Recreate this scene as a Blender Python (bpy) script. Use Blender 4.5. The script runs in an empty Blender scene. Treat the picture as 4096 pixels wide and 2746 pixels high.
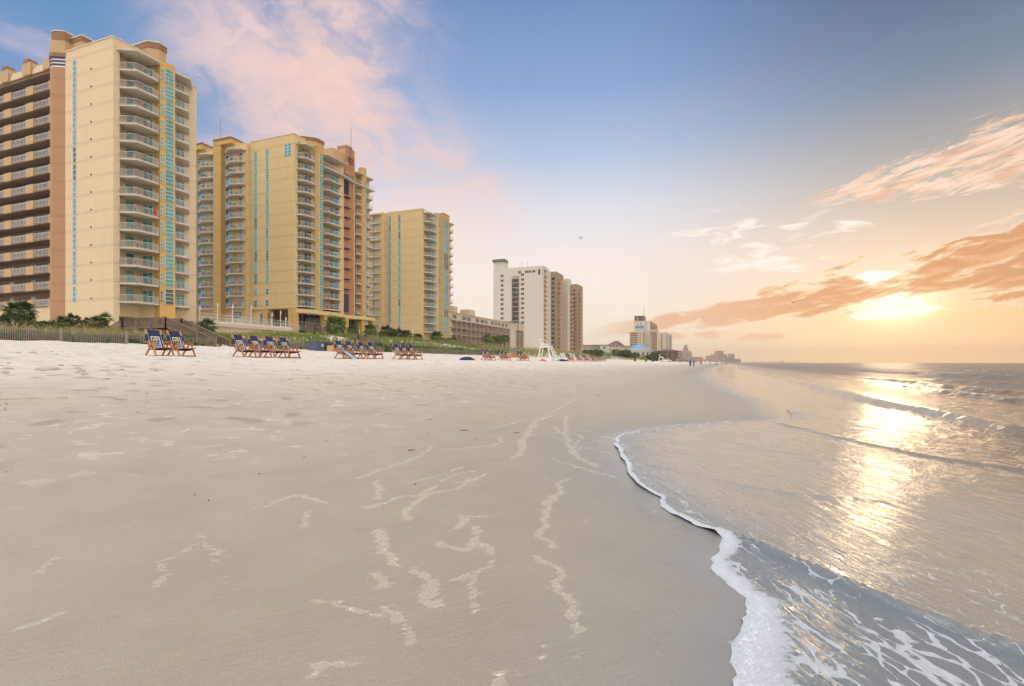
import bpy, math, random
import numpy as np
from mathutils import Vector
random.seed(7); np.random.seed(7)
SC = bpy.context.scene
COL = SC.collection
# ------------------------------------------------------------------ camera
# World frame: +X runs out to sea, +Y runs along the shore away from the viewer.
F = 2161.0; HOR = 1453.0; CZ = 1.2; TH = math.radians(21.3)
CT, ST = math.cos(TH), math.sin(TH)
cam = bpy.data.cameras.new('camera'); co = bpy.data.objects.new('camera', cam); COL.objects.link(co)
co.location = (0, 0, CZ); co.rotation_euler = (math.pi/2, 0, TH)
cam.sensor_width = 36; cam.lens = 36*F/4096; cam.shift_y = (HOR-1373)/4096
cam.clip_start = 0.1; cam.clip_end = 90000
SC.camera = co

def efar(v):
    v = np.asarray(v, float)
    return 20*(np.maximum(v-1200, 0)/1000)**2
PU = [-9000, -110, -90, -75, -70, -64, -58, -40, -24, -22, -18, -10, -5, -2, 0, 3, 10, 60, 9000]
PZ0 = [3.2, 3.2, 3.2, 3.2, 3.2, 3.2, 3.15, 2.35, 1.52, 1.42, 1.12, .50, .14, .05, 0, -.08, -.5, -3, -3]
def dune_w(u):
    return np.interp(u, [-9000, -110, -76, -69, -64, -58.5, -58], [1, 1, 1, .95, .55, .06, 0])
def zc(v):
    return np.interp(v, [-200, 0, 20, 38, 60, 82, 117, 168, 250, 420, 9000], [4.0, 4.0, 4.1, 4.4, 5.1, 6.3, 6.7, 5.5, 6.3, 6.0, 6.0])
def inland(u, v):
    w = np.interp(u, [-9000, -96, -80, -9], [1, 1, 0, 0])
    return w*np.interp(v, [0, 70, 90, 130, 400, 9000], [.9, .9, 1.6, 2.0, 2.2, 2.2])
def zs(u, v):
    u = np.asarray(u, float)-efar(v)
    z0 = np.interp(u, PU, PZ0); w = dune_w(u)
    return z0*(1-w)+zc(v)*w + inland(u, v)
def unp(px, py, sc=1.0):
    """ground point seen at a spot of the reference (used only to lay out the beach)"""
    a = (px*sc-2048)/F; b = (HOR-py*sc)/F
    y = 10.0
    z = 0.0
    for _ in range(30):
        y = (z-CZ)/b
        u = y*(a*CT-ST); v = y*(a*ST+CT)
        z = .5*z+.5*min(float(zs(u, v)), .5)
    return u, v

# ------------------------------------------------------------------ numpy noise
def _h(ix, iy, s):
    n = (ix*374761393+iy*668265263+s*974634777) & 0xffffffff
    n = ((n ^ (n >> 13))*1274126177) & 0xffffffff
    n = n ^ (n >> 16)
    return (n & 0xffff)/65535.0
def vn(x, y, s=0):
    x = np.asarray(x, float); y = np.asarray(y, float)
    ix = np.floor(x).astype(np.int64); iy = np.floor(y).astype(np.int64)
    fx = x-ix; fy = y-iy; fx = fx*fx*(3-2*fx); fy = fy*fy*(3-2*fy)
    return (_h(ix, iy, s)*(1-fx)+_h(ix+1, iy, s)*fx)*(1-fy)+(_h(ix, iy+1, s)*(1-fx)+_h(ix+1, iy+1, s)*fx)*fy
def fbm(x, y, s=0, o=4):
    r = 0; a = .5; t = 0
    for i in range(o):
        r = r+a*vn(x*2**i, y*2**i, s+i); t += a; a *= .5
    return r/t*2-1
def dpoly(u, v, pts):
    """distance to a polyline and signed side (positive = seaward)"""
    best = np.full(u.shape, 1e9); side = np.zeros(u.shape)
    for (x0, y0), (x1, y1) in zip(pts[:-1], pts[1:]):
        dx, dy = x1-x0, y1-y0; L = dx*dx+dy*dy
        t = np.clip(((u-x0)*dx+(v-y0)*dy)/L, 0, 1)
        d = np.hypot(u-x0-t*dx, v-y0-t*dy)
        c = (u-x0)*dy-(v-y0)*dx
        m = d < best
        best = np.where(m, d, best); side = np.where(m, np.sign(c), side)
    return best, side

# ------------------------------------------------------------------ node helpers
def srgb(r, g, b):
    f = lambda c: c/12.92 if c <= .04045 else ((c+.055)/1.055)**2.4
    return (f(r/255), f(g/255), f(b/255), 1)
class NT:
    def __init__(s, tree):
        s.t = tree; s.n = tree.nodes; s.l = tree.links
    def new(s, typ, **kw):
        n = s.n.new(typ)
        for k, v in kw.items(): setattr(n, k, v)
        return n
    def put(s, sock, val):
        if val is None: return
        if isinstance(val, bpy.types.NodeSocket): s.l.new(val, sock)
        else: sock.default_value = val
    def m(s, op, a, b=None, c=None, clamp=False):
        n = s.new('ShaderNodeMath', operation=op); n.use_clamp = clamp
        s.put(n.inputs[0], a); s.put(n.inputs[1], b); s.put(n.inputs[2], c)
        return n.outputs[0]
    def vm(s, op, a, b=None):
        n = s.new('ShaderNodeVectorMath', operation=op)
        s.put(n.inputs[0], a); s.put(n.inputs[1], b)
        return n.outputs[0]
    def sep(s, v):
        n = s.new('ShaderNodeSeparateXYZ'); s.put(n.inputs[0], v); return n.outputs
    def comb(s, x, y, z=0.0):
        n = s.new('ShaderNodeCombineXYZ'); s.put(n.inputs[0], x); s.put(n.inputs[1], y); s.put(n.inputs[2], z); return n.outputs[0]
    def noise(s, vec, scale=1.0, detail=4.0, rough=.5, dist=0.0):
        n = s.new('ShaderNodeTexNoise'); s.put(n.inputs['Vector'], vec)
        n.inputs['Scale'].default_value = scale; n.inputs['Detail'].default_value = detail
        n.inputs['Roughness'].default_value = rough; n.inputs['Distortion'].default_value = dist
        return n.outputs[0]
    def voro(s, vec, scale=1.0, feature='F1', rnd=1.0):
        n = s.new('ShaderNodeTexVoronoi', feature=feature); s.put(n.inputs['Vector'], vec)
        n.inputs['Scale'].default_value = scale; n.inputs['Randomness'].default_value = rnd
        return n.outputs['Distance']
    def ramp(s, fac, stops, interp='LINEAR'):
        n = s.new('ShaderNodeValToRGB'); s.put(n.inputs[0], fac); cr = n.color_ramp; cr.interpolation = interp
        while len(cr.elements) < len(stops): cr.elements.new(.5)
        for e, (p, c) in zip(cr.elements, stops):
            e.position = p; e.color = c if len(c) == 4 else (*c, 1)
        return n.outputs[0]
    def smooth(s, x, a, b, lo=0.0, hi=1.0):
        n = s.new('ShaderNodeMapRange', interpolation_type='SMOOTHSTEP')
        s.put(n.inputs[0], x); s.put(n.inputs[1], a); s.put(n.inputs[2], b); s.put(n.inputs[3], lo); s.put(n.inputs[4], hi)
        return n.outputs[0]
    def mix(s, f, a, b, blend='MIX'):
        n = s.new('ShaderNodeMix', data_type='RGBA', blend_type=blend)
        s.put(n.inputs[0], f); s.put(n.inputs[6], a); s.put(n.inputs[7], b)
        return n.outputs[2]
    def attr(s, name):
        return s.new('ShaderNodeAttribute', attribute_name=name).outputs['Fac']
    def bump(s, h, strength=.5, dist=.1, normal=None):
        n = s.new('ShaderNodeBump'); s.put(n.inputs['Height'], h); n.inputs['Strength'].default_value = strength
        n.inputs['Distance'].default_value = dist
        if normal is not None: s.put(n.inputs['Normal'], normal)
        return n.outputs[0]
def mat(name):
    m = bpy.data.materials.new(name); m.use_nodes = True
    t = NT(m.node_tree); b = m.node_tree.nodes['Principled BSDF']
    return m, t, b
def pos(t): return t.new('ShaderNodeNewGeometry').outputs['Position']

# ------------------------------------------------------------------ mesh builder
class MB:
    def __init__(s): s.v = []; s.f = []; s.mi = []; s.cur = 0
    def quad(s, *p):
        i = len(s.v); s.v += [tuple(q) for q in p]; s.f.append(tuple(range(i, i+len(p)))); s.mi.append(s.cur)
    def box(s, x0, x1, y0, y1, z0, z1):
        i = len(s.v)
        s.v += [(x, y, z) for z in (z0, z1) for x, y in ((x0, y0), (x1, y0), (x1, y1), (x0, y1))]
        for f in ((0, 3, 2, 1), (4, 5, 6, 7), (0, 1, 5, 4), (1, 2, 6, 5), (2, 3, 7, 6), (3, 0, 4, 7)):
            s.f.append(tuple(i+k for k in f)); s.mi.append(s.cur)
        return s
    def prism(s, poly, z0, z1):
        A = sum(p[0]*q[1]-q[0]*p[1] for p, q in zip(poly, poly[1:]+poly[:1]))
        if A < 0: poly = poly[::-1]
        n = len(poly); i = len(s.v)
        s.v += [(p[0], p[1], z0) for p in poly]+[(p[0], p[1], z1) for p in poly]
        s.f.append(tuple(i+k for k in range(n))[::-1]); s.f.append(tuple(i+n+k for k in range(n))); s.mi += [s.cur]*2
        for k in range(n):
            j = (k+1) % n
            s.f.append((i+k, i+j, i+n+j, i+n+k)); s.mi.append(s.cur)
        return s
    def bar(s, p, q, w, h=None, up=(0, 0, 1)):
        """square bar from p to q"""
        h = h or w
        p = Vector(p); q = Vector(q); d = (q-p).normalized(); up = Vector(up)
        if abs(d.dot(up)) > .98: up = Vector((1, 0, 0))
        a = d.cross(up).normalized()*(w/2); b = a.cross(d).normalized()*(h/2)
        i = len(s.v)
        for c in (p, q):
            s.v += [tuple(c-a-b), tuple(c+a-b), tuple(c+a+b), tuple(c-a+b)]
        for f in ((0, 3, 2, 1), (4, 5, 6, 7), (0, 1, 5, 4), (1, 2, 6, 5), (2, 3, 7, 6), (3, 0, 4, 7)):
            s.f.append(tuple(i+k for k in f)); s.mi.append(s.cur)
        return s
    def tube(s, pts, rad, n=8):
        if not isinstance(rad, (list, tuple)): rad = [rad]*len(pts)
        pts = [Vector(p) for p in pts]; i0 = len(s.v)
        for k, p in enumerate(pts):
            d = (pts[min(k+1, len(pts)-1)]-pts[max(k-1, 0)]).normalized()
            u = Vector((0, 0, 1)) if abs(d.z) < .9 else Vector((1, 0, 0))
            a = d.cross(u).normalized(); b = d.cross(a)
            for j in range(n):
                t = 2*math.pi*j/n
                s.v.append(tuple(p+(a*math.cos(t)+b*math.sin(t))*rad[k]))
        for k in range(len(pts)-1):
            for j in range(n):
                s.f.append((i0+k*n+j, i0+k*n+(j+1) % n, i0+(k+1)*n+(j+1) % n, i0+(k+1)*n+j)); s.mi.append(s.cur)
        s.f.append(tuple(i0+j for j in range(n))[::-1]); s.f.append(tuple(i0+(len(pts)-1)*n+j for j in range(n))); s.mi += [s.cur]*2
        return s
    def mesh(s, name, mats, off=(0, 0, 0), smooth=False):
        me = bpy.data.meshes.new(name)
        me.from_pydata([(x-off[0], y-off[1], z-off[2]) for x, y, z in s.v], [], s.f)
        for m in (mats if isinstance(mats, (list, tuple)) else [mats]): me.materials.append(m)
        if max(s.mi, default=0): me.polygons.foreach_set('material_index', s.mi)
        if smooth: me.polygons.foreach_set('use_smooth', [True]*len(s.f))
        me.update(); return me
    def build(s, name, mats, parent=None, smooth=False, loc=None):
        off = (0, 0, 0)
        if parent is not None: off = parent['_o'] if '_o' in parent else (0, 0, 0)
        if parent is None and loc is not None: off = loc
        o = bpy.data.objects.new(name, s.mesh(name, mats, off, smooth)); COL.objects.link(o)
        if parent is not None:
            o.parent = parent; o['_o'] = list(off)
        elif loc is not None: o.location = loc; o['_o'] = list(loc)
        return o
def link_mesh(name, me, parent, loc=(0, 0, 0), rot=None):
    o = bpy.data.objects.new(name, me); COL.objects.link(o); o.parent = parent; o.location = loc
    if rot: o.rotation_euler = rot
    return o
def tag(o, label=None, cat=None, group=None, kind=None):
    if label: o['label'] = label
    if cat: o['category'] = cat
    if group: o['group'] = group
    if kind: o['kind'] = kind
    return o
def thing(name, label, cat, loc=(0, 0, 0), rz=0, group=None):
    o = bpy.data.objects.new(name, None); COL.objects.link(o); o.location = loc; o.rotation_euler = (0, 0, rz)
    o.empty_display_size = .2
    o['_o'] = list(loc)
    return tag(o, label, cat, group)
def kids(o): return [c for c in bpy.data.objects if c.parent == o]
def copy_tree(o, parent=None, ch=None):
    if ch is None:
        ch = {}
        for c in bpy.data.objects:
            if c.parent: ch.setdefault(c.parent.name, []).append(c)
    c = o.copy(); COL.objects.link(c); c.parent = parent
    for k in ch.get(o.name, []): copy_tree(k, c, ch)
    return c
def np_mesh(name, U, V, Z, mats, attrs=None, smooth=True):
    """tensor grid mesh; U,V,Z are (nv, nu) arrays"""
    nv, nu = U.shape
    me = bpy.data.meshes.new(name)
    co_ = np.stack([U, V, Z], -1).reshape(-1, 3).astype(np.float32)
    idx = np.arange(nv*nu).reshape(nv, nu)
    f = np.stack([idx[:-1, :-1], idx[:-1, 1:], idx[1:, 1:], idx[1:, :-1]], -1).reshape(-1, 4)
    me.vertices.add(len(co_)); me.vertices.foreach_set('co', co_.ravel())
    me.loops.add(f.size); me.loops.foreach_set('vertex_index', f.ravel().astype(np.int32))
    me.polygons.add(len(f)); me.polygons.foreach_set('loop_start', np.arange(0, f.size, 4, dtype=np.int32))
    me.update(calc_edges=True)
    if smooth: me.polygons.foreach_set('use_smooth', np.ones(len(f), bool))
    for k, a in (attrs or {}).items():
        at = me.attributes.new(k, 'FLOAT', 'POINT'); at.data.foreach_set('value', a.ravel().astype(np.float32))
    for m in mats: me.materials.append(m)
    me.validate(); me.update()
    o = bpy.data.objects.new(name, me); COL.objects.link(o)
    return o
# ------------------------------------------------------------------ light and sky
EXPO = 0.45; REAR_GAIN=.75; ZEN_GAIN=2.8
SC.cycles.max_bounces=5; SC.cycles.diffuse_bounces=2; SC.cycles.glossy_bounces=3; SC.cycles.transmission_bounces=3; SC.cycles.volume_bounces=0; SC.cycles.caustics_reflective=False; SC.cycles.caustics_refractive=False; SC.cycles.use_adaptive_sampling=True; SC.cycles.adaptive_threshold=.04; SC.cycles.use_denoising=True; SC.cycles.sample_clamp_indirect=6
vs = SC.view_settings; vs.view_transform = 'Standard'; vs.look = 'None'; vs.gamma = 1; vs.use_curve_mapping = False; vs.exposure = EXPO
SUN_AZ, SUN_EL = 13.6, 5.0     # degrees from +Y towards +X
sd = bpy.data.lights.new('sun', 'SUN'); sd.energy = .07; sd.angle = math.radians(4); sd.color = (1, .68, .38)
so = bpy.data.objects.new('sun', sd); COL.objects.link(so)
az = math.radians(SUN_AZ); el = math.radians(SUN_EL)
sdir = Vector((math.sin(az)*math.cos(el), math.cos(az)*math.cos(el), math.sin(el)))
so.rotation_euler = sdir.to_track_quat('Z', 'Y').to_euler(); so.location = (60, 60, 80)

W = bpy.data.worlds.new('World'); SC.world = W; W.use_nodes = True
try: W.cycles.sampling_method = 'MANUAL'; W.cycles.sample_map_resolution = 512
except Exception: pass
t = NT(W.node_tree); bg = W.node_tree.nodes['Background']
D = t.vm('NORMALIZE', t.new('ShaderNodeTexCoord').outputs['Generated'])
dx, dy, dz = t.sep(D)
R2D = 57.29578
AZ = t.m('MULTIPLY', t.m('ARCTAN2', dx, dy), R2D)
EL = t.m('MULTIPLY', t.m('ARCSINE', dz), R2D)
elf = t.m('DIVIDE', t.m('MAXIMUM', EL, 0.0), 45.0, clamp=True)
def E(*st): return [(e/45.0, srgb(*c)) for e, c in st]
left = t.ramp(elf, E((0, (252, 236, 214)), (6, (250, 236, 226)), (12, (205, 208, 226)), (20, (128, 158, 200)), (28, (96, 146, 196)), (45, (80, 120, 170))))
midc = t.ramp(elf, E((0, (255, 240, 214)), (6, (255, 242, 228)), (11, (250, 238, 234)), (16, (224, 226, 236)), (21, (180, 198, 226)), (27, (140, 168, 212)), (34, (110, 144, 194)), (45, (95, 120, 175))))
righ = t.ramp(elf, E((0, (252, 208, 150)), (4, (246, 196, 146)), (8, (236, 204, 178)), (12, (214, 192, 172)), (17, (176, 170, 164)), (23, (122, 138, 160)), (30, (84, 106, 138)), (45, (60, 80, 110))))
back = t.ramp(elf, E((0, (246, 228, 204)), (8, (250, 230, 208)), (18, (240, 226, 212)), (45, (216, 215, 218))))
sky = t.mix(t.smooth(AZ, -58.0, -30.0), left, midc)
sky = t.mix(t.smooth(AZ, -14.0, 20.0), sky, righ)
zen = t.smooth(EL, 38.0, 70.0)
sky = t.mix(zen, sky, srgb(212, 212, 212))
# --- cloud coordinates: a flat layer overhead gives streaks that run together at the horizon
den = t.m('ADD', t.m('MAXIMUM', dz, 0.0), .12)
P = t.comb(t.m('DIVIDE', dx, den), t.m('DIVIDE', dy, den))
A3 = t.comb(t.m('MULTIPLY', AZ, .085), t.m('MULTIPLY', t.m('SUBTRACT', EL, t.m('MULTIPLY', AZ, .17)), .3))
A2 = t.comb(t.m('MULTIPLY', AZ, .10), t.m('MULTIPLY', EL, .16))
# pink plume: feathery streaks fanning out from one spot
wq = t.noise(A2, .9, 4, .55); wq2 = t.noise(t.vm('ADD', A2, (9, 4, 0)), .9, 4, .55)
ddx = t.m('ADD', t.m('ADD', AZ, 41.0), t.m('MULTIPLY', t.m('SUBTRACT', wq, .5), 16.0)); ddy = t.m('ADD', t.m('SUBTRACT', EL, 4.0), t.m('MULTIPLY', t.m('SUBTRACT', wq2, .5), 16.0))
rad = t.m('SQRT', t.m('ADD', t.m('ADD', t.m('MULTIPLY', ddx, ddx), t.m('MULTIPLY', ddy, ddy)), .6))
wv0 = t.noise(A2, 1.2, 3, .55)
RV = t.comb(t.m('ADD', t.m('MULTIPLY', t.m('DIVIDE', ddx, rad), 1.7), t.m('MULTIPLY', wv0, .9)), t.m('MULTIPLY', t.m('DIVIDE', ddy, rad), 1.7), t.m('MULTIPLY', rad, .11))
sr1 = t.m('ADD', t.m('MULTIPLY', t.noise(RV, 2.0, 7, .64, .35), .6), t.m('MULTIPLY', t.noise(P, 2.1, 7, .66, .8), .4))
def blob(a0, e0, wa, we):
    q = t.m('ADD', t.m('POWER', t.m('ABSOLUTE', t.m('DIVIDE', t.m('SUBTRACT', AZ, a0), wa)), 2.0), t.m('POWER', t.m('ABSOLUTE', t.m('DIVIDE', t.m('SUBTRACT', EL, e0), we)), 2.0))
    return t.m('EXPONENT', t.m('MULTIPLY', q, -1.0))
pl = blob(-40.5, 24.5, 8.5, 8.0)
core = pl
for (q1, q2, q3, q4, q5) in ((-28.0, 19.5, 7.5, 4.6, .55), (-39.0, 34.0, 11.0, 7.0, .62), (-52.0, 27.5, 6.5, 6.0, .45), (-33.0, 12.0, 15.0, 6.0, .75), (-21.5, 16.5, 5.0, 2.2, .30)):
    pl = t.m('ADD', pl, t.m('MULTIPLY', blob(q1, q2, q3, q4), q5))
st = t.smooth(t.m('ADD', sr1, t.m('MULTIPLY', pl, .16)), .44, .74)
pm = t.m('MULTIPLY', t.m('MULTIPLY', t.smooth(pl, .06, .85), t.m('ADD', .14, t.m('MULTIPLY', st, 1.0))), .84, clamp=True)
pink = t.mix(t.smooth(EL, 8.0, 22.0), srgb(255, 238, 228), srgb(234, 206, 206))
pink = t.mix(t.m('MULTIPLY', core, .75), pink, srgb(252, 212, 194))
sky = t.mix(pm, sky, pink)
# sparse wisps left of the plume
wn = t.noise(P, 2.6, 6, .66, .5)
sky = t.mix(t.m('MULTIPLY', t.m('MULTIPLY', t.smooth(wn, .46, .74), .62), t.smooth(AZ, -34.0, -46.0)), sky, srgb(222, 200, 212))
# streaked orange-white cloud high on the right
S1 = t.comb(t.m('MULTIPLY', AZ, .20), t.m('MULTIPLY', t.m('SUBTRACT', EL, t.m('MULTIPLY', AZ, .17)), 1.05))
n1 = t.noise(S1, 1.9, 7, .66, .5)
c1 = t.m('ADD', 13.9, t.m('MULTIPLY', AZ, .10))
h1 = t.m('MAXIMUM', t.m('MULTIPLY', t.m('SUBTRACT', AZ, 5.0), .17), .05)
b1 = t.m('SUBTRACT', 1.0, t.m('DIVIDE', t.m('ABSOLUTE', t.m('SUBTRACT', EL, c1)), h1))
b1 = t.smooth(b1, -.6, .7)
k1 = t.smooth(t.m('ADD', t.m('MULTIPLY', b1, .25), n1), .60, .76)
n1b = t.noise(t.vm('ADD', S1, (3.1, .06, 0)), 1.3, 4, .6, .5)
c1c = t.mix(t.smooth(n1b, .42, .66), srgb(255, 222, 198), srgb(228, 180, 150))
k1 = t.m('MULTIPLY', t.m('MULTIPLY', k1, t.smooth(b1, .02, .3)), t.smooth(AZ, 6.0, 11.0))
sky = t.mix(t.m('MULTIPLY', k1, .93), sky, c1c)
# small white flecks
n2 = t.noise(t.comb(t.m('MULTIPLY', AZ, .35), t.m('MULTIPLY', EL, 1.3)), .8, 8, .6, .6)
f1 = t.m('ADD', blob(3.9, 9.6, 6.5, 1.3), t.m('MULTIPLY', blob(0.5, 13.0, 6.0, 1.8), .72))
f1 = t.m('ADD', f1, t.m('MULTIPLY', blob(9.0, 12.5, 5, 1.0), .6))
sky = t.mix(t.m('MULTIPLY', t.m('MULTIPLY', t.smooth(t.m('ADD', n2, t.m('MULTIPLY', f1, .30)), .65, .82), t.smooth(f1, .08, .4)), .9), sky, srgb(255, 246, 236))
# glow round the sun, behind the bank
q = t.m('ADD', t.m('POWER', t.m('SUBTRACT', AZ, 14.0), 2.0), t.m('POWER', t.m('MULTIPLY', t.m('SUBTRACT', EL, 5.2), 1.5), 2.0))
glow = t.m('ADD', t.m('MULTIPLY', t.m('EXPONENT', t.m('DIVIDE', q, -7.0)), .8), t.m('MULTIPLY', t.m('EXPONENT', t.m('DIVIDE', q, -80.0)), .19))
low = t.m('MULTIPLY', t.m('EXPONENT', t.m('DIVIDE', t.m('ABSOLUTE', t.m('SUBTRACT', AZ, 9.0)), -13.0)), t.smooth(EL, 4.5, 0.0))
lit = t.mix(1.0, sky, t.mix(1.0, (1, .86, .58, 1), t.comb(glow, glow, glow), 'MULTIPLY'), 'ADD')
lit = t.mix(t.m('MULTIPLY', low, .5), lit, srgb(255, 232, 184))
# the low cloud bank the sun stands behind
n3 = t.noise(t.vm('ADD', A3, (5.3, 2.2, 0)), 3.3, 7, .62, .5)
n3b = t.noise(t.vm('ADD', A3, (5.3, 2.30, 0)), 3.3, 5, .58, .55)
c3 = t.m('ADD', 4.6, t.m('MULTIPLY', t.m('ADD', AZ, 2.0), .14))
h3 = t.m('ADD', .9, t.m('MULTIPLY', t.m('MAXIMUM', t.m('ADD', AZ, 7.0), 0.0), .10))
off3 = t.m('DIVIDE', t.m('SUBTRACT', EL, c3), h3)
b3 = t.m('SUBTRACT', 1.0, t.m('POWER', t.m('ABSOLUTE', off3), 2.0))
gate3 = t.m('MULTIPLY', t.smooth(AZ, -15.0, -5.0), t.smooth(b3, -1.2, -.3))
hole = blob(14.4, 4.7, 3.4, 1.1)
hole = t.m('ADD', hole, t.m('MULTIPLY', blob(12.8, 7.8, 2.2, .8), .8))
v3 = t.m('SUBTRACT', t.m('ADD', t.m('MULTIPLY', b3, .30), n3), t.m('MULTIPLY', hole, .34))
k3 = t.m('MULTIPLY', t.smooth(v3, .565, .66), gate3)
thick = t.smooth(v3, .60, .75)
near_sun = blob(13.0, 6.0, 12.0, 5.0)
edge = t.mix(near_sun, srgb(255, 222, 196), srgb(255, 236, 196))
body = t.mix(t.smooth(AZ, -4.0, 12.0), srgb(238, 192, 162), srgb(212, 150, 106))
body = t.mix(t.smooth(t.m('SUBTRACT', n3b, n3), -.03, .07), body, t.mix(.6, body, srgb(240, 184, 136)))
sky = t.mix(t.m('MULTIPLY', k3, t.m('SUBTRACT', 1.0, t.m('MULTIPLY', hole, .55))), lit, t.mix(thick, edge, body))
hb = t.smooth(t.m('ADD', t.m('ADD', hole, t.m('MULTIPLY', t.m('SUBTRACT', n3b, .5), 1.6)), t.m('MULTIPLY', t.m('SUBTRACT', n3, .5), .6)), .42, .62)
hb = t.m('MULTIPLY', hb, t.smooth(hole, .12, .3))
sky = t.mix(hb, sky, (1.35, 1.24, 1.0, 1))
# little puffs near the horizon
n4 = t.noise(t.comb(t.m('MULTIPLY', AZ, .5), t.m('MULTIPLY', EL, 1.3), 4.0), .8, 6, .55)
b4 = t.m('MULTIPLY', blob(-2.0, 2.6, 9.0, .9), .34)
sky = t.mix(t.m('MULTIPLY', t.m('MULTIPLY', t.smooth(t.m('ADD', n4, b4), .72, .84), t.smooth(b4, .06, .16)), .8), sky, srgb(240, 196, 166))
# the sky behind the viewer: pale, unseen, brightened to light the sand and end walls
front = t.m('ADD', t.m('MULTIPLY', dx, -.3633), t.m('MULTIPLY', dy, .9317))
rear = t.smooth(front, .55, -.1)
rear = t.m('MULTIPLY', rear, t.smooth(t.m('ABSOLUTE', t.m('ADD', AZ, 21.3)), 52.0, 75.0))
sky = t.mix(rear, sky, back)
gain = t.m('ADD', 1.0, t.m('ADD', t.m('MULTIPLY', rear, REAR_GAIN), t.m('MULTIPLY', zen, ZEN_GAIN)))  # overhead sky, out of view, is boosted too to lift the beach
sky = t.mix(1.0, sky, t.comb(gain, gain, gain), 'MULTIPLY')
below = t.smooth(EL, -.2, -3.0)
sky = t.mix(below, sky, srgb(200, 180, 160))
nis = t.new('ShaderNodeTexSky', sky_type='NISHITA'); nis.sun_disc = False
nis.sun_elevation = math.radians(SUN_EL); nis.sun_rotation = math.radians(SUN_AZ)
k = 2**(-EXPO)
cust = t.mix(1.0, sky, (k, k, k, 1), 'MULTIPLY')
tot = t.mix(1.0, cust, t.mix(1.0, nis.outputs[0], (.004, .004, .004, 1), 'MULTIPLY'), 'ADD')
t.put(bg.inputs[0], tot); bg.inputs[1].default_value = 1.0

# ------------------------------------------------------------------ shoreline
s6 = 1/1.302
edge_px = [(800, 1492), (800, 1380), (815, 1260), (850, 1200), (880, 1120), (865, 1030), (790, 970), (760, 930), (705, 850), (715, 800), (735, 770), (740, 715), (700, 690), (600, 650), (450, 560), (440, 510), (320, 440), (268, 385), (268, 350), (230, 290), (197, 230), (225, 190), (300, 165), (450, 145), (600, 132), (800, 118), (1000, 108), (1130, 98)]
EP = [unp(2300+x*s6, 1600+y*s6) for x, y in edge_px]
EP = sorted(EP, key=lambda p: p[1])
ev = [-4000, -60, -20, -6, 0, 1.2]+[p[1] for p in EP]+[15.0, 20, 30, 50, 75, 110, 200, 400, 9000, 30000]
eu = [1.0, 1.5, .8, .3, -.1, -.1]+[p[0] for p in EP]+[1.55, 1.7, 1.3, .6, -.2, -1.0, 0, .5, .5, .5]
def Eedge(v):
    v = np.asarray(v, float)
    e = np.interp(v, ev, eu)
    nearw = np.interp(v, [-5, 0, 20, 60], [0, 1, 1, 3])
    return e+efar(v)+nearw*(.035*fbm(v*3.3, v*0+3, 11, 3)+.03*np.abs(fbm(v*9, v*0+7, 12, 2)))+np.interp(v, [20, 60, 400], [0, .6, 2.5])*fbm(v*.06, v*0, 13, 3)
wv = [-4000, 12, 13.2, 15.3, 19.8, 26.2, 33, 54, 80, 112, 200, 500, 9000]
wu = [None]
def Wedge(v):
    v = np.asarray(v, float)
    far = np.interp(v, wv, [0, .9, .8, .75, .6, -.5, -1.3, -3.1, -3.6, -3.8, -4, -5, -5])+efar(v)
    m = np.interp(v, [12, 14], [0, 1])
    return (Eedge(v)-.25)*(1-m)+far*m
foam_lines = [
 ([(862, 1215), (878, 1260), (900, 1285), (918, 1290)], 1.3), ([(868, 1312), (900, 1345)], 1.2), ([(903, 1385), (908, 1430), (918, 1465)], 1.),
 ([(958, 1300), (992, 1335), (985, 1370), (975, 1395)], 1.3), ([(1070, 1318), (1080, 1360), (1075, 1400)], .8), ([(935, 1185), (955, 1150), (990, 1110)], 1.2),
 ([(1010, 1240), (1050, 1260), (1080, 1235), (1115, 1262)], 1.3), ([(1040, 1205), (1060, 1180), (1108, 1180)], 1.1),
 ([(1290, 1095), (1250, 1150), (1262, 1200), (1238, 1225), (1270, 1250)], .9), ([(1240, 1270), (1292, 1300), (1270, 1340), (1300, 1375), (1312, 1440)], 1.),
 ([(1290, 950), (1295, 1000), (1320, 1045), (1362, 1065)], .8), ([(1180, 1045), (1200, 1000), (1222, 962), (1262, 950)], 1.6),
 ([(600, 1160), (680, 1130), (740, 1150)], .9), ([(820, 1092), (900, 1065), (960, 1040), (990, 1020)], .9), ([(715, 1555), (750, 1510), (790, 1518)], 1.),
 ([(870, 1098), (862, 1138)], .9), ([(1150, 1535), (1162, 1568)], 1.2), ([(1305, 1478), (1318, 1520)], .7), ([(700, 1170), (690, 1205)], .7), ([(1225, 1480), (1240, 1510)], .6),
 ([(350, 1340), (400, 1262), (440, 1240)], .5), ([(60, 1320), (150, 1270)], .4), ([(60, 1450), (130, 1400)], .45), ([(1000, 1100), (1080, 1075)], .5),
 ([(470, 1045), (560, 1030)], .5), ([(1130, 975), (1230, 955), (1330, 905)], .4), ([(1100, 1110), (1040, 1100)], .5)]
FL = [([unp(x, y, 1.7512) for x, y in pts], w) for pts, w in foam_lines]

rw = random.Random(12)
for _ in range(15):
    u0 = rw.uniform(-3.2, -.75); v0 = rw.uniform(2.0, 11.0); a_ = math.atan2(-v0, -u0)+rw.uniform(-.55, .55); pts = [(u0, v0)]
    if u0 > -2.2-0.12*(v0-3) + 1.2: continue
    for k_ in range(rw.randint(2, 5)):
        a_ += rw.uniform(-.6, .6); L_ = rw.uniform(.08, .26)*(.5+v0*.22); u0 += math.cos(a_)*L_; v0 += math.sin(a_)*L_; pts.append((u0, v0))
    FL.append((pts, rw.uniform(.3, .8)))
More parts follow.
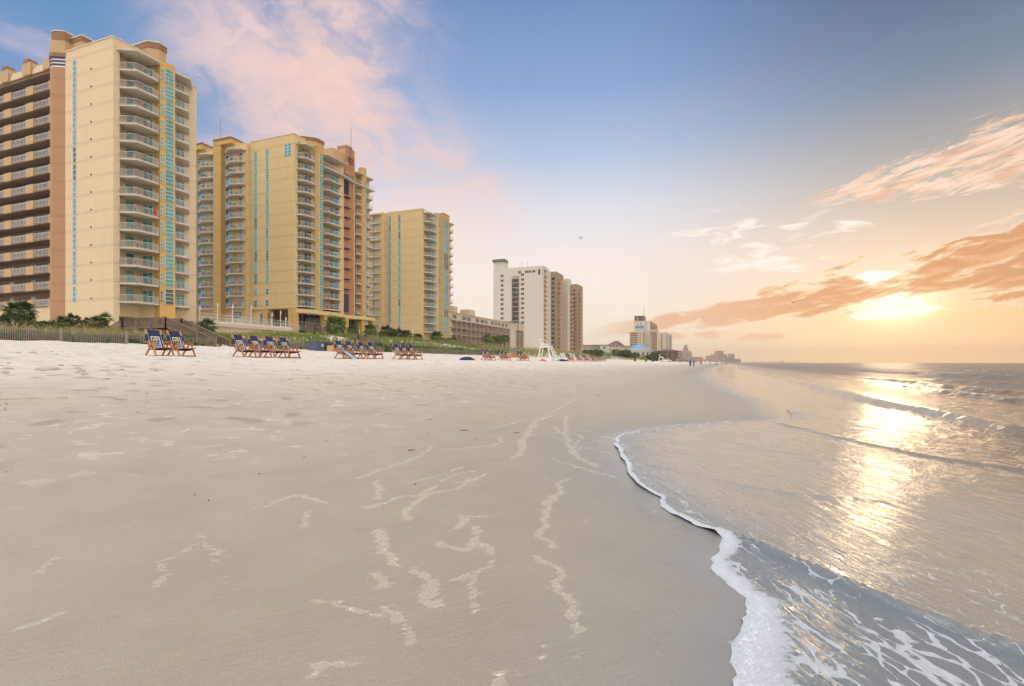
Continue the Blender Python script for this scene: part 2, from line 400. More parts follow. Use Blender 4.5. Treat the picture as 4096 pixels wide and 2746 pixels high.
# ------------------------------------------------------------------ sand
def geo(a, first, g, end):
    r = [a]; s_ = first
    while r[-1] < end: r.append(r[-1]+s_); s_ *= g
    return r
un = [-x for x in geo(-3.2, .05, 1.0, .6)]+[-x for x in geo(.62, .026, 1.0, 5.2)]+[-x for x in geo(5.24, .05, 1.0, 8)]
un = list(un)+[-x for x in geo(-un[-1]+.06, .07, 1.035, 54)][0:]
un += list(np.arange(un[-1]-.9, -110, -.9))+[-130, -180, -300, -600, -1500, -4000, -9000]
un = np.array(sorted(set([8, 15, 40, 100]+list(un))))
vnn = np.array(list(np.arange(-400, -20, 40))+list(np.arange(-20, 0, .5))+list(np.arange(0, 1.5, .1))+list(np.arange(1.5, 9, .026))+list(np.arange(9.02, 15, .05))+geo(15, .055, 1.02, 420)+geo(440, 25, 1.12, 9000))
U, V = np.meshgrid(un, vnn)
Ue = U+efar(V)
Z = zs(Ue, V)
rough = np.interp(U, [-110, -60, -55, -25, -18, -7, -5, -2], [.6, .35, .1, .07, .04, .012, .002, 0])
Z = Z+rough*fbm(U*.9, V*.9, 3, 4)+np.interp(U, [-60, -40, -19, -7, -5], [.10, .10, .06, .015, 0])*fbm(U*.22, V*.22, 9, 3)
cr = np.interp(V, [0, 400], [1, 1])
# wheel-ruffled strip just seaward of the chairs
strip = np.exp(-((U+20.3+.5*fbm(V*.05, V*0, 5, 2))/1.0)**2)
Z += strip*.10*np.abs(fbm(U*2.2, V*2.2, 21, 3))+.06*strip
# terraces left by the last tides
for tu, th_ in ((-4.6, .012), (-6.4, .015)):
    k_ = tu+.9*fbm(V*.09, V*0+tu, 31, 3)
    Z += th_*(1-1/(1+np.exp(-(U-k_)/.12)))
wet = 1/(1+np.exp(-(U-Wedge(V)-.0)/np.interp(V, [0, 12, 14, 40, 100, 1000], [.12, .12, .3, .8, 1.5, 4])))
damp = np.interp(Ue-Eedge(V), [-3.2, -1.2, 0], [0, .5, 1])
foam = np.zeros(U.shape)
nm = (U > -9) & (V < 18) & (V > 0)
uu, vv = U[nm], V[nm]; ff = np.zeros(uu.shape)
wu1 = uu+.08*fbm(uu*4, vv*4, 41, 5)+.03*fbm(uu*15, vv*15, 43, 2); wv1 = vv+.08*fbm(uu*4+9, vv*4, 42, 5)+.03*fbm(uu*15, vv*15, 44, 2)
for pts, w in FL:
    d, _ = dpoly(wu1, wv1, pts)
    dist = math.hypot(*pts[0])
    wd = .027*w*(.5+.22*dist); ff = np.maximum(ff, np.maximum(1-d/wd, .34*(1-d/(wd*7))))
foam[nm] = np.clip(ff, 0, 1)
sand_m, t, b = mat('beach_sand')
p = pos(t); px_, py_, pz_ = t.sep(p)
dry = t.smooth(t.m('ADD', px_, t.m('MULTIPLY', t.noise(p, .25, 3), 4.0)), -1.4, -5.2)
veryd = t.smooth(t.m('ADD', px_, t.m('MULTIPLY', t.noise(p, .12, 3), 5.0)), -4.0, -17.0)
wt = t.attr('wet'); dm = t.attr('damp'); fm = t.attr('foam')
grain = t.noise(p, 160, 2, .6)
ft = t.voro(t.vm('ADD', p, t.comb(t.m('MULTIPLY', t.noise(p, .8, 2), 1.5), t.m('MULTIPLY', t.noise(p, .7, 2), 1.5))), 1.15, 'F1')
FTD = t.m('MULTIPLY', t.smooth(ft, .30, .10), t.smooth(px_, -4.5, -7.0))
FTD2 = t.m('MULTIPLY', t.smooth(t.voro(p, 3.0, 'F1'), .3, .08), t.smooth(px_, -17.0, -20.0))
mott = t.noise(p, 1.6, 5, .6)
c = t.mix(dry, (.375, .318, .228, 1), (.43, .368, .283, 1))
c = t.mix(veryd, c, (.65, .59, .51, 1))
c = t.mix(t.m('MULTIPLY', dm, .8), c, (.235, .235, .215, 1))
c = t.mix(wt, c, (.20, .205, .195, 1))
c = t.mix(t.smooth(mott, .3, .75), c, t.mix(.22, c, (.2, .15, .11, 1)))
c = t.mix(t.m('MULTIPLY', t.smooth(grain, .4, .7), .35), c, (.22, .17, .13, 1))
# flecks of drier sand on the damp flat
fl = t.noise(t.comb(t.m('MULTIPLY', px_, 3.2), t.m('MULTIPLY', py_, 2.6)), 1.0, 5, .6, .5)
flm = t.m('MULTIPLY', t.smooth(fl, .57, .66), t.m('MULTIPLY', dry, t.m('SUBTRACT', 1.0, t.m('MULTIPLY', veryd, .6))))
c = t.mix(t.m('MULTIPLY', flm, .7), c, (.56, .49, .42, 1))
c = t.mix(t.m('MULTIPLY', t.m('MAXIMUM', FTD, FTD2), .55), c, (.24, .19, .15, 1))  # shade inside the footprints painted into the sand colour
c = t.mix(t.m('MULTIPLY', t.m('MULTIPLY', t.smooth(t.noise(t.comb(t.m('MULTIPLY', px_, 1.3), t.m('MULTIPLY', py_, .5)), 1.0, 5, .65), .52, .68), .28), dry), c, (.30, .25, .20, 1))
# drying foam: a lace of tiny bubbles
lace = t.voro(p, 42, 'DISTANCE_TO_EDGE')
fn = t.noise(p, 17, 6, .66, .5)
fmask = t.smooth(t.m('ADD', fm, t.m('MULTIPLY', t.m('SUBTRACT', fn, .5), 1.0)), .32, .58)
rim = t.smooth(t.m('ADD', fm, t.m('MULTIPLY', t.m('SUBTRACT', fn, .5), 1.0)), .70, .42)
fcov = t.m('MULTIPLY', fmask, t.m('MAXIMUM', t.smooth(lace, .10, .02), t.m('MAXIMUM', t.m('MULTIPLY', rim, .45), .25)))
# stray specks of foam all over the wet flat
sp = t.noise(t.comb(t.m('MULTIPLY', px_, 2.3), t.m('MULTIPLY', py_, 2.3), 3.3), 3.4, 5, .62, .5)
spm = t.m('MULTIPLY', t.smooth(sp, .66, .76), t.m('SUBTRACT', 1.0, dry))
fcov = t.m('MAXIMUM', fcov, t.m('MULTIPLY', spm, .5))
c = t.mix(t.m('MULTIPLY', fcov, .8), c, (.70, .65, .51, 1))
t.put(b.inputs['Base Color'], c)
ro = t.m('SUBTRACT', .62, t.m('MULTIPLY', dm, .22)); ro = t.m('SUBTRACT', t.m('ADD', ro, t.m('MULTIPLY', dry, .3)), t.m('MULTIPLY', wt, .36))
ro = t.m('ADD', ro, t.m('MULTIPLY', fcov, .3), clamp=True)
t.put(b.inputs['Roughness'], ro); b.inputs['IOR'].default_value = 1.40
t.put(b.inputs['Specular IOR Level'], t.m('SUBTRACT', .5, t.m('MULTIPLY', dry, .35)))
# relief: wind ripples on the wet flat, footprints higher up
rp = t.noise(t.comb(t.m('ADD', t.m('MULTIPLY', px_, 2.0), t.m('MULTIPLY', py_, 2.4)), t.m('SUBTRACT', t.m('MULTIPLY', px_, 26.0), t.m('MULTIPLY', py_, 22.0))), 1.0, 3, .6)
ftd = FTD; ftd2 = FTD2
lump = t.noise(p, 5.0, 5, .65)
h = t.m('ADD', t.m('MULTIPLY', grain, .012), t.m('MULTIPLY', rp, t.m('MULTIPLY', t.m('SUBTRACT', 1.0, dry), .022)))
h = t.m('ADD', h, t.m('MULTIPLY', lump, t.m('ADD', .008, t.m('MULTIPLY', veryd, .06))))
h = t.m('SUBTRACT', h, t.m('MULTIPLY', t.m('ADD', ftd, ftd2), .07))
h = t.m('ADD', h, t.m('MULTIPLY', fcov, .012)); h = t.m('ADD', h, t.m('MULTIPLY', flm, .02))
h = t.m('MULTIPLY', h, t.m('SUBTRACT', 1.0, t.m('MULTIPLY', wt, .9)))
t.put(b.inputs['Normal'], t.bump(h, 1.0, .5))
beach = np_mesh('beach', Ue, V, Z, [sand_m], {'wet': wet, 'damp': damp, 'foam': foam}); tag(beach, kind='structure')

# ------------------------------------------------------------------ sea
ridge_px = [(740, 700), (800, 715), (950, 770), (1150, 860), (1280, 915), (1400, 970), (1560, 1050), (1700, 1110), (1900, 1190), (2100, 1270), (2339, 1355)]
RG1 = [unp(2300+x*s6, 1600+y*s6) for x, y in ridge_px]; RG1.append((RG1[-1][0]+1.5, RG1[-1][1]-.55)); RG1.append((RG1[-1][0]+3, RG1[-1][1]-.9))
RG2 = [unp(2300+x*s6, 1600+y*s6) for x, y in [(330, 340), (560, 385), (750, 435), (1000, 490), (1300, 530)]]
RG3 = [unp(2300+x*s6, 1600+y*s6) for x, y in [(1080, 140), (1300, 205), (1500, 258), (1750, 318), (2000, 370), (2339, 424)]]; RG3.append((RG3[-1][0]+.8, RG3[-1][1]-1.8)); RG3.append((RG3[-1][0]+1, RG3[-1][1]-6))
RG4 = [unp(2300+x*s6, 1600+y*s6) for x, y in [(600, 150), (700, 200), (860, 240), (1000, 275), (1200, 310)]]
tn = np.array(list(np.arange(0, 2.4, .03))+geo(2.4, .04, 1.0, 7.5)+geo(7.56, .05, 1.035, 160)+geo(170, 9, 1.15, 45000))
vn_ = np.array(list(np.arange(-400, -20, 30))+list(np.arange(-20, 0, .5))+list(np.arange(0, 13.8, .045))+geo(13.84, .05, 1.014, 260)+geo(265, 6, 1.08, 45000))
T, V = np.meshgrid(tn, vn_)
Eg = Eedge(V); U = Eg+T
nf = np.interp(V, [12.8, 14], [1, 0]); Z = nf*np.interp(T, [0, .03, .1, .5, 3], [-.008, .003, .009, .014, .03])+(1-nf)*np.interp(T, [0, .5, 1.5, 3], [-.004, .001, .006, .03])
Zs = zs(U, V); Z = Z+np.where(T < 3, Zs*np.interp(T, [0, 3], [1, 0]), 0)
foam = np.zeros(U.shape); lace = np.zeros(U.shape)
near = (V > -2) & (V < 16) & (T < 9)
uu, vv = U[near], V[near]; tt = T[near]
zz = np.zeros(uu.shape); fo = np.zeros(uu.shape); la = np.zeros(uu.shape)
wob = .05*fbm(uu*1.6, vv*1.6, 61, 2)
d1, s1 = dpoly(uu+wob*.5, vv, RG1)
sd1 = -d1*s1
zz += .012/(1+np.exp(-sd1/.03))+.027*np.exp(-((sd1-.015)/.022)**2)*(1+.25*fbm(uu*3, vv*3, 64, 2))
for RG, amp, w in ((RG2, .010, .03), (RG3, .022, .04), (RG4, .008, .03)):
    d, s_ = dpoly(uu+wob, vv, RG); sdd = -d*s_
    zz += amp/(1+np.exp(-sdd/w))*np.exp(-(d/.8)**2)*.5+amp*.7*np.exp(-(sdd/(w*.7))**2)
# ripples that run with the swash fronts
q = uu*.90+vv*.44; r = uu*-.44+vv*.90
zz += .0060*fbm(q*9+1.5*fbm(q*1.2, r*1.2, 70, 2), r*1.8, 71, 3)+.007*fbm(q*2.2, r*.7, 72, 3)
# foam belt along the very edge
bw = np.interp(vv, [-2, 1.5, 2.6, 3.2, 3.6, 3.9, 4.1, 5, 6, 8, 9.3, 10.5, 13.5], [.34, .34, .30, .20, .16, .20, .09, .07, .09, .10, .07, .06, .09])*.68*(1+.35*fbm(vv*5, uu*5, 75, 2))
fo = np.clip(1.15-tt/bw*.75, 0, 1)*np.interp(vv, [11.8, 12.6], [1, 0])
zz += .010*np.exp(-((tt-.035)/.04)**2)*np.interp(vv, [0, 4, 5, 13], [.8, .8, .8, .6])+.012*np.clip(fo, 0, 1)*(.5+1.3*fbm(uu*11, vv*11, 77, 3))
# lacy remains of foam landward of the big ridge
below = 1/(1+np.exp(sd1/.06))
la = below*np.interp(d1, [0, .1, .5, 3], [.75, .85, .95, .9])
la = np.maximum(la, (1-below)*np.interp(d1, [0, .15, .7, 1.6], [.40, .30, .22, 0]))
la = np.maximum(la, .5*np.exp(-(tt/.5)**2))
fo = np.maximum(fo, .40*np.exp(-((sd1-.01)/.03)**2)*np.interp(vv, [0, 3.2, 4, 6], [.4, .6, 1, 0]))
Z[near] += zz; foam[near] = fo; lace[near] = la
# elsewhere on the edge: a thin broken line of foam
ot = ~near
foam[ot] = (np.clip(1-T/np.interp(V, [10, 60, 400, 3000], [.05, .16, .6, 2]), 0, 1)*.3)[ot]
# breakers and swell, crests parallel to the shore
def crest(x, a, w):      # steep landward face (x<0 is landward)
    return a*np.where(x < 0, np.exp(-(x/(w*.42))**2), np.exp(-(x/(w*1.5))**2))
for i, (u0, a, w, brk) in enumerate([(4.75, .20, .42, .95), (7.9, .12, .6, .6), (9.6, .19, .7, .6), (13.3, .30, .9, .85), (18.5, .30, 1.2, .6), (25, .34, 1.6, .7), (34, .3, 2.0, .65), (46, .3, 2.6, .55), (62, .32, 3.2, .5), (85, .32, 4, .5), (120, .3, 5, .4)]):
    L = 18+u0*1.3
    c0 = u0+efar(V)+(.28+u0*.06)*fbm(V/(L*.5)+i*3.7, V*0+i, 90+i, 3)-np.interp(V, [10, 100, 300], [0, 1.3, 2])*(u0 < 6)+.05*fbm(V*1.4, V*0+i, 130+i, 2)
    env = np.clip(.55+1.1*fbm(V/L+i*9.1, V*0+2, 150+i, 2), .12 if i else .55, 1)
    x = U-c0
    cz = crest(x, a, w)*env; Z += cz*(1+.25*fbm(U*1.5, V*.9, 160+i, 2))
    bk = np.clip(env*1.25-.35, 0, 1)*brk
    ff = np.exp(-((x+w*.45)/(w*.6))**2)*bk*.8
    ff = np.maximum(ff, bk*.62*np.clip(1+(x+w)/(w*3.2), 0, 1)*(x < -w*.4)) if i < 4 else ff
    foam = np.maximum(foam, ff*(.75+.5*fbm(U*2.0, V*2.0, 170+i, 3)))
    Z += .05*ff*fbm(U*5, V*5, 180+i, 3)
far_w = np.interp(T, [4, 9, 40], [0, .5, 1])
Z += far_w*(.055*fbm(U*.8, V*.35, 201, 4)+.10*fbm(U*.16, V*.07, 202, 3))*np.interp(np.hypot(U, V), [0, 3000, 9000], [1, 1.6, 0])
sea_m, t, b = mat('sea_water')
p = pos(t); px_, py_, pz_ = t.sep(p)
fo = t.attr('foam'); la = t.attr('lace'); tt_ = t.attr('offshore')
qx = t.m('ADD', t.m('MULTIPLY', px_, .90), t.m('MULTIPLY', py_, .44)); qy = t.m('SUBTRACT', t.m('MULTIPLY', py_, .90), t.m('MULTIPLY', px_, .44))
nearm = t.smooth(tt_, 2.0, 6.0)
col = t.mix(t.smooth(la, .1, .6), (.25, .225, .18, 1), (.14, .165, .17, 1))
col = t.mix(nearm, col, (.13, .10, .07, 1))
col = t.mix(t.smooth(tt_, 6.0, 60.0), col, (.20, .135, .085, 1))
f1 = t.noise(p, 22, 6, .62, .3)
lac = t.voro(t.vm('ADD', t.comb(t.m('MULTIPLY', qx, 3.0), t.m('MULTIPLY', qy, .62)), t.comb(t.m('MULTIPLY', t.noise(p, 3.0, 3), .55), t.m('MULTIPLY', t.noise(t.vm('ADD', p, (7, 3, 1)), 3.0, 3), .55))), 4.6, 'DISTANCE_TO_EDGE')
patch = t.noise(t.comb(t.m('MULTIPLY', qx, 3.4), t.m('MULTIPLY', qy, .9)), 2.4, 5, .6, .5)
lthr = t.m('MULTIPLY', la, t.m('MULTIPLY', t.smooth(patch, .42, .58), .105))
lw = t.smooth(t.m('SUBTRACT', t.m('ADD', lthr, t.m('MULTIPLY', t.m('SUBTRACT', f1, .5), .16)), lac), -.012, .02)
lw = t.m('MULTIPLY', lw, t.smooth(la, .08, .30))
fcr = t.smooth(t.m('ADD', fo, t.m('MULTIPLY', t.m('SUBTRACT', f1, .5), 1.0)), .36, .55)
cellf = t.voro(t.vm('ADD', p, t.comb(t.m('MULTIPLY', f1, .05), t.m('MULTIPLY', f1, -.05))), 105, 'DISTANCE_TO_EDGE')
fcr = t.m('MULTIPLY', fcr, t.m('MAXIMUM', t.smooth(t.m('ADD', cellf, t.m('MULTIPLY', fo, .12)), .02, .12), .6))
fa = t.m('MAXIMUM', fcr, t.m('MULTIPLY', lw, .68))
col = t.mix(fa, col, t.mix(t.smooth(cellf, .03, .14), (.68, .69, .71, 1), (.50, .55, .60, 1)))
t.put(b.inputs['Base Color'], col)
t.put(b.inputs['Roughness'], t.m('MAXIMUM', t.m('MULTIPLY', fa, .75), t.smooth(tt_, 3.5, 14.0, .07, .34)))
b.inputs['IOR'].default_value = 1.42
t.put(b.inputs['Specular IOR Level'], t.m('SUBTRACT', .95, t.m('MULTIPLY', fa, .7)))
rA = t.noise(t.comb(t.m('MULTIPLY', qx, 4.2), t.m('MULTIPLY', qy, .8)), 4.0, 5, .64, .5)
rB = t.noise(t.comb(t.m('MULTIPLY', px_, 2.2), t.m('MULTIPLY', py_, .9)), 1.6, 6, .62, .3)
rC = t.noise(t.comb(t.m('MULTIPLY', px_, .5), t.m('MULTIPLY', py_, .18)), 1.0, 5, .6, .3)
hh = t.m('ADD', t.m('MULTIPLY', rA, t.m('SUBTRACT', .036, t.m('MULTIPLY', nearm, .014))), t.m('MULTIPLY', t.m('MULTIPLY', rB, nearm), .42))
hh = t.m('ADD', hh, t.m('MULTIPLY', t.m('MULTIPLY', rC, t.smooth(tt_, 8.0, 40.0)), 1.1))
hh = t.m('ADD', hh, t.m('MULTIPLY', t.m('MULTIPLY', fa, t.m('ADD', f1, t.m('MULTIPLY', cellf, .8))), .028))
t.put(b.inputs['Normal'], t.bump(hh, .8, .6))
sea = np_mesh('sea', U, V, Z, [sea_m], {'foam': foam, 'lace': lace, 'offshore': T}); tag(sea, kind='structure')
# ------------------------------------------------------------------ building materials
def stucco(name, rgb, z0=None, fh=None, var=.10):
    m, t, b = mat(name); p = pos(t); x, y, z = t.sep(p)
    n = t.noise(p, .35, 4, .6); g = t.noise(p, 9.0, 3, .6)
    st = t.noise(t.comb(t.m('ADD', x, t.m('MULTIPLY', y, .7)), t.m('MULTIPLY', z, .06)), 1.1, 4, .6)
    c = t.mix(t.m('MULTIPLY', t.smooth(n, .3, .7), var), (*rgb, 1), (rgb[0]*.72, rgb[1]*.70, rgb[2]*.66, 1))
    c = t.mix(t.m('MULTIPLY', t.smooth(st, .5, .75), .16), c, (rgb[0]*.62, rgb[1]*.6, rgb[2]*.56, 1))
    c = t.mix(t.m('MULTIPLY', t.smooth(g, .35, .7), .10), c, (rgb[0]*.7, rgb[1]*.7, rgb[2]*.7, 1))
    h = t.m('MULTIPLY', g, .02)
    if z0 is not None:
        fr = t.m('FRACT', t.m('DIVIDE', t.m('SUBTRACT', z, z0), fh))
        g1 = t.smooth(t.m('ABSOLUTE', t.m('SUBTRACT', fr, .04)), .022, .006)
        g2 = t.smooth(t.m('ABSOLUTE', t.m('SUBTRACT', fr, .135)), .022, .006)
        gr = t.m('MAXIMUM', g1, g2)
        c = t.mix(t.m('MULTIPLY', gr, .38), c, (rgb[0]*.42, rgb[1]*.38, rgb[2]*.34, 1))
        h = t.m('SUBTRACT', h, t.m('MULTIPLY', gr, .05))
    t.put(b.inputs['Base Color'], c); b.inputs['Roughness'].default_value = .88
    b.inputs['Specular IOR Level'].default_value = .25
    t.put(b.inputs['Normal'], t.bump(h, .8, .6))
    return m
def plain(name, rgb, rough=.6, metal=0.0, spec=.5, noise_=.15, scale=6.0):
    m, t, b = mat(name); p = pos(t)
    n = t.noise(p, scale, 4, .6)
    c = t.mix(t.m('MULTIPLY', t.smooth(n, .3, .75), noise_), (*rgb, 1), (rgb[0]*.5, rgb[1]*.5, rgb[2]*.5, 1))
    t.put(b.inputs['Base Color'], c); b.inputs['Roughness'].default_value = rough; b.inputs['Metallic'].default_value = metal
    b.inputs['Specular IOR Level'].default_value = spec
    return m
def glass(name, rgb, rough=.08, spec=.55, cur=.5):
    m, t, b = mat(name); p = pos(t)
    x, y, z = t.sep(p)
    rnd = t.new('ShaderNodeObjectInfo').outputs['Random']
    fold = t.noise(t.comb(t.m('ADD', t.m('MULTIPLY', x, 3.0), t.m('MULTIPLY', y, 3.0)), t.m('MULTIPLY', z, .12), t.m('MULTIPLY', rnd, 20)), 1.6, 3, .6)
    c = t.mix(t.m('MULTIPLY', t.smooth(fold, .4, .65), cur), (*rgb, 1), (rgb[0]*2.0+.05, rgb[1]*1.55+.05, rgb[2]*1.5+.05, 1))
    c = t.mix(t.smooth(rnd, .70, .95), c, (rgb[0]*.35, rgb[1]*.33, rgb[2]*.34, 1))
    t.put(b.inputs['Base Color'], c); b.inputs['Roughness'].default_value = rough; b.inputs['Specular IOR Level'].default_value = spec
    b.inputs['IOR'].default_value = 1.55
    wob = t.noise(p, .5, 2)
    t.put(b.inputs['Normal'], t.bump(wob, .12, .3))
    return m
M = {}
M['cream1'] = stucco('cream_stucco', (.68, .56, .38), 47.75, 2.82)
M['cream1p'] = stucco('plain_cream_stucco', (.68, .56, .38))
M['gold'] = stucco('golden_stucco', (.64, .41, .14), 47.75, 2.82)
M['rose'] = stucco('terracotta_pink_stucco', (.43, .255, .155), 47.75, 2.82)
M['tan'] = stucco('tan_stucco', (.52, .36, .20))
M['shade'] = stucco('shade_painted_stucco', (.25, .185, .14))  # darkness of shaded recesses painted into the stucco colour
M['cream2'] = stucco('yellow_stucco', (.66, .51, .27), 51.6, 2.8)
M['cream2p'] = stucco('plain_yellow_stucco', (.66, .51, .27))
M['gold2'] = stucco('amber_stucco', (.55, .37, .15), 51.6, 2.8)
M['red2'] = stucco('burnt_orange_stucco', (.42, .23, .13), 51.6, 2.8)
M['cream3'] = stucco('pale_yellow_stucco', (.62, .48, .26), 49.6, 2.9)
M['gold3'] = stucco('ochre_stucco', (.46, .33, .13), 49.6, 2.9)
M['rust'] = plain('rust_paint', (.27, .14, .085), .8)
M['navy'] = plain('navy_paint', (.03, .03, .11), .5)
M['trim'] = plain('pale_trim', (.66, .62, .52), .6)
M['slab'] = plain('balcony_concrete', (.62, .55, .44), .85, noise_=.25, scale=1.5)
M['white'] = plain('white_paint', (.78, .78, .76), .4, noise_=.06)
M['rail'] = plain('white_railing', (.62, .64, .66), .4, noise_=.05)
M['glass'] = glass('teal_glass', (.05, .27, .28))
M['glassb'] = glass('blue_glass', (.05, .24, .34))
M['glassd'] = glass('dark_glass', (.03, .06, .07), cur=.15)
M['farglass'] = plain('far_window_glass', (.06, .10, .11), .5, spec=.3)
M['dark'] = plain('dark_recess', (.05, .04, .035), .9)
M['teal'] = plain('teal_panel', (.09, .15, .125), .6)
M['wood'] = plain('weathered_wood', (.26, .185, .14), .85, noise_=.6, scale=14)
M['fencewood'] = plain('silver_wood', (.30, .25, .22), .9, noise_=.5, scale=14)
M['grey5'] = stucco('grey_stucco', (.60, .55, .49), var=.2)
M['grey5d'] = stucco('taupe_grey_stucco', (.34, .27, .19), var=.2)
M['brick'] = plain('brick_rail', (.50, .21, .10), .8)
M['pale4'] = stucco('offwhite_stucco', (.54, .46, .37), var=.15)
M['brownrail'] = plain('brown_railing', (.13, .085, .07), .7)

# ------------------------------------------------------------------ reusable pieces
def panel_quad(mb, p0, p1, z0, z1, off):
    """thin upright box on the line p0 -> p1, standing 'off' proud on the right-hand side"""
    dx_, dy_ = p1[0]-p0[0], p1[1]-p0[1]; L = math.hypot(dx_, dy_); nx, ny = dy_/L, -dx_/L
    a, b_ = off
    P_ = [(p0[0]+nx*a, p0[1]+ny*a), (p1[0]+nx*a, p1[1]+ny*a), (p1[0]+nx*b_, p1[1]+ny*b_), (p0[0]+nx*b_, p0[1]+ny*b_)]
    mb.prism(P_, z0, z1)
def lerp2(p, q, t_): return (p[0]+(q[0]-p[0])*t_, p[1]+(q[1]-p[1])*t_)
def window_meshes(p0, p1, z0, z1, cols, rows, fm, gm, key, fw=.055, curt=None):
    L = math.hypot(p1[0]-p0[0], p1[1]-p0[1])
    f = MB(); w = fw/L
    for i in range(cols+1):
        c_ = i/cols; panel_quad(f, lerp2(p0, p1, max(0, c_-w/2)), lerp2(p0, p1, min(1, c_+w/2)), z0, z1, (.004, .09))
    rr = rows if isinstance(rows, (list, tuple)) else [i/rows for i in range(rows+1)]
    for r_ in rr:
        z = z0+(z1-z0)*r_
        for i in range(cols):
            panel_quad(f, lerp2(p0, p1, i/cols+w/2+.001), lerp2(p0, p1, (i+1)/cols-w/2-.001), max(z0, z-fw/2), min(z1, z+fw/2), (.006, .085))
    g = MB(); panel_quad(g, lerp2(p0, p1, w*.3), lerp2(p0, p1, 1-w*.3), z0+.01, z1-.01, (.002, .04))
    return f.mesh(key+'_frame', fm), g.mesh(key+'_pane', gm)
def rail_mesh(pts, z, h, step, mats, top=.05, thick=.02, mid=None, closed_panels=False):
    r = MB()
    for p, q in zip(pts[:-1], pts[1:]):
        L = math.hypot(q[0]-p[0], q[1]-p[1])
        zp = z if len(p) < 3 else p[2]; zq = z if len(q) < 3 else q[2]
        r.bar((p[0], p[1], zp+h), (q[0], q[1], zq+h), top)
        r.bar((p[0], p[1], zp+.10), (q[0], q[1], zq+.10), top*.7)
        if mid: r.bar((p[0], p[1], zp+h*mid), (q[0], q[1], zq+h*mid), top*.6)
        n = max(1, int(L/step))
        for i in range(n+1):
            a = i/n; x, y, zz_ = p[0]+(q[0]-p[0])*a, p[1]+(q[1]-p[1])*a, zp+(zq-zp)*a
            tk = thick*2.2 if i in (0, n) or (i % 8 == 0) else thick
            r.bar((x, y, zz_+.0), (x, y, zz_+h-.02), tk)
    return r
def balcony_column(b, slab, rail, doors, zs_, key, thick=.22, step=.13, rh=1.07, labelf=None, fm='white', gm='glass', th=.015):
    """one balcony per floor: slab, railing and glass doors; doors = [(p0,p1,height,cols)]"""
    o_ = b['_o']
    sm = MB().prism([(x-o_[0], y-o_[1]) for x, y in slab], -thick, 0).mesh(key+'_slab', M['slab'])
    rm = rail_mesh([(x-o_[0], y-o_[1]) for x, y in rail], 0, rh, step, None, thick=th).mesh(key+'_rail', M['rail'])
    dm = []
    for k_, (p0, p1, dh, cols) in enumerate(doors):
        p0 = (p0[0]-o_[0], p0[1]-o_[1]); p1 = (p1[0]-o_[0], p1[1]-o_[1])
        dm.append(window_meshes(p0, p1, .02, dh, cols, [0, .74, 1], M[fm], M[gm], '%s_d%d' % (key, k_)))
    out = []
    for z in zs_:
        bal = link_mesh('balcony', sm, b, (0, 0, z-o_[2]))
        link_mesh('railing', rm, bal)
        for f, g in dm:
            link_mesh('door_frame', f, bal); link_mesh('glass_door', g, bal)
        out.append(bal)
    return out
def window_stack(b, p0, p1, zlist, hgt, cols, rows, key, fm='white', gm='glass', name='window'):
    o_ = b['_o']
    p0 = (p0[0]-o_[0], p0[1]-o_[1]); p1 = (p1[0]-o_[0], p1[1]-o_[1])
    f, g = window_meshes(p0, p1, 0, hgt, cols, rows, M[fm], M[gm], key)
    for z in zlist:
        w = link_mesh(name, f, b, (0, 0, z-o_[2])); link_mesh('pane', g, w)
def part(b, name, fn, m):
    mb = MB(); fn(mb); return mb.build(name, m, b)
def G(u, v): return float(zs(u, v))

# ------------------------------------------------------------------ resort tower in front
B1 = thing('beach_hotel', 'tall cream resort tower nearest the viewer with white balconies and a terracotta pilaster', 'hotel', (-89, 56.2, 4.4), group='stepped cream resort towers')
TOP1 = 52.4
core = [(-101, 56.2), (-89, 56.2), (-89, 57.2), (-90.3, 57.25), (-90.3, 61.4), (-88.1, 62.3), (-88.1, 63.2), (-88.8, 64.4), (-88.8, 70.4), (-101, 70.4)]
part(B1, 'main_wall', lambda m: m.prism(core, 8.7, TOP1-1.4), M['cream1'])
part(B1, 'parapet', lambda m: (m.prism([(-101, 56.2), (-89, 56.2), (-89, 60.2), (-90.3, 61.4), (-90.5, 63), (-101, 63)], TOP1-1.4, TOP1), m.prism([(-101, 63.002), (-88.8, 63.002), (-88.8, 70.4), (-101, 70.4)], TOP1-1.4, TOP1-1.3)), M['cream1'])
part(B1, 'coping', lambda m: m.prism([(-101, 56.08), (-88.9, 56.08), (-88.9, 60.3), (-89.2, 60.3), (-89.2, 56.34), (-101, 56.34)], TOP1, TOP1+.14), M['trim'])
part(B1, 'coping', lambda m: m.box(-89, -88.7, 64.7, 70.5, TOP1-1.3, TOP1-1.16), M['trim'])
part(B1, 'lower_wall', lambda m: m.prism([(-101, 56.202), (-89.002, 56.202), (-89.002, 57.1), (-96, 57.1), (-96, 70.398), (-101, 70.398)], 3.5, 8.698), M['cream1p'])
part(B1, 'pier', lambda m: m.box(-89.4, -88.6, 69.6, 70.396, 4, 8.698), M['tan'])
part(B1, 'pier', lambda m: m.box(-89.5, -88.7, 62.4, 63.2, 4, 8.698), M['tan'])
tower = [(-88.7, 62.25), (-86.9, 62.25), (-86.75, 62.7), (-86.4, 64.55), (-88.9, 64.55)]
part(B1, 'stair_tower', lambda m: m.prism(tower, 8.6, 51.4), M['gold'])
part(B1, 'roof_block', lambda m: (m.prism([(-92, 61.2), (-88.3, 61.2), (-87.1, 62.26), (-87.3, 63.6), (-92, 63.6)], 50.9, 53.3)), M['tan'])
part(B1, 'roof_band', lambda m: (m.prism([(-92.1, 61.1), (-88.25, 61.1), (-87.0, 62.2), (-87.2, 63.7), (-92.1, 63.7)], 53.3, 54.2)), M['rust'])
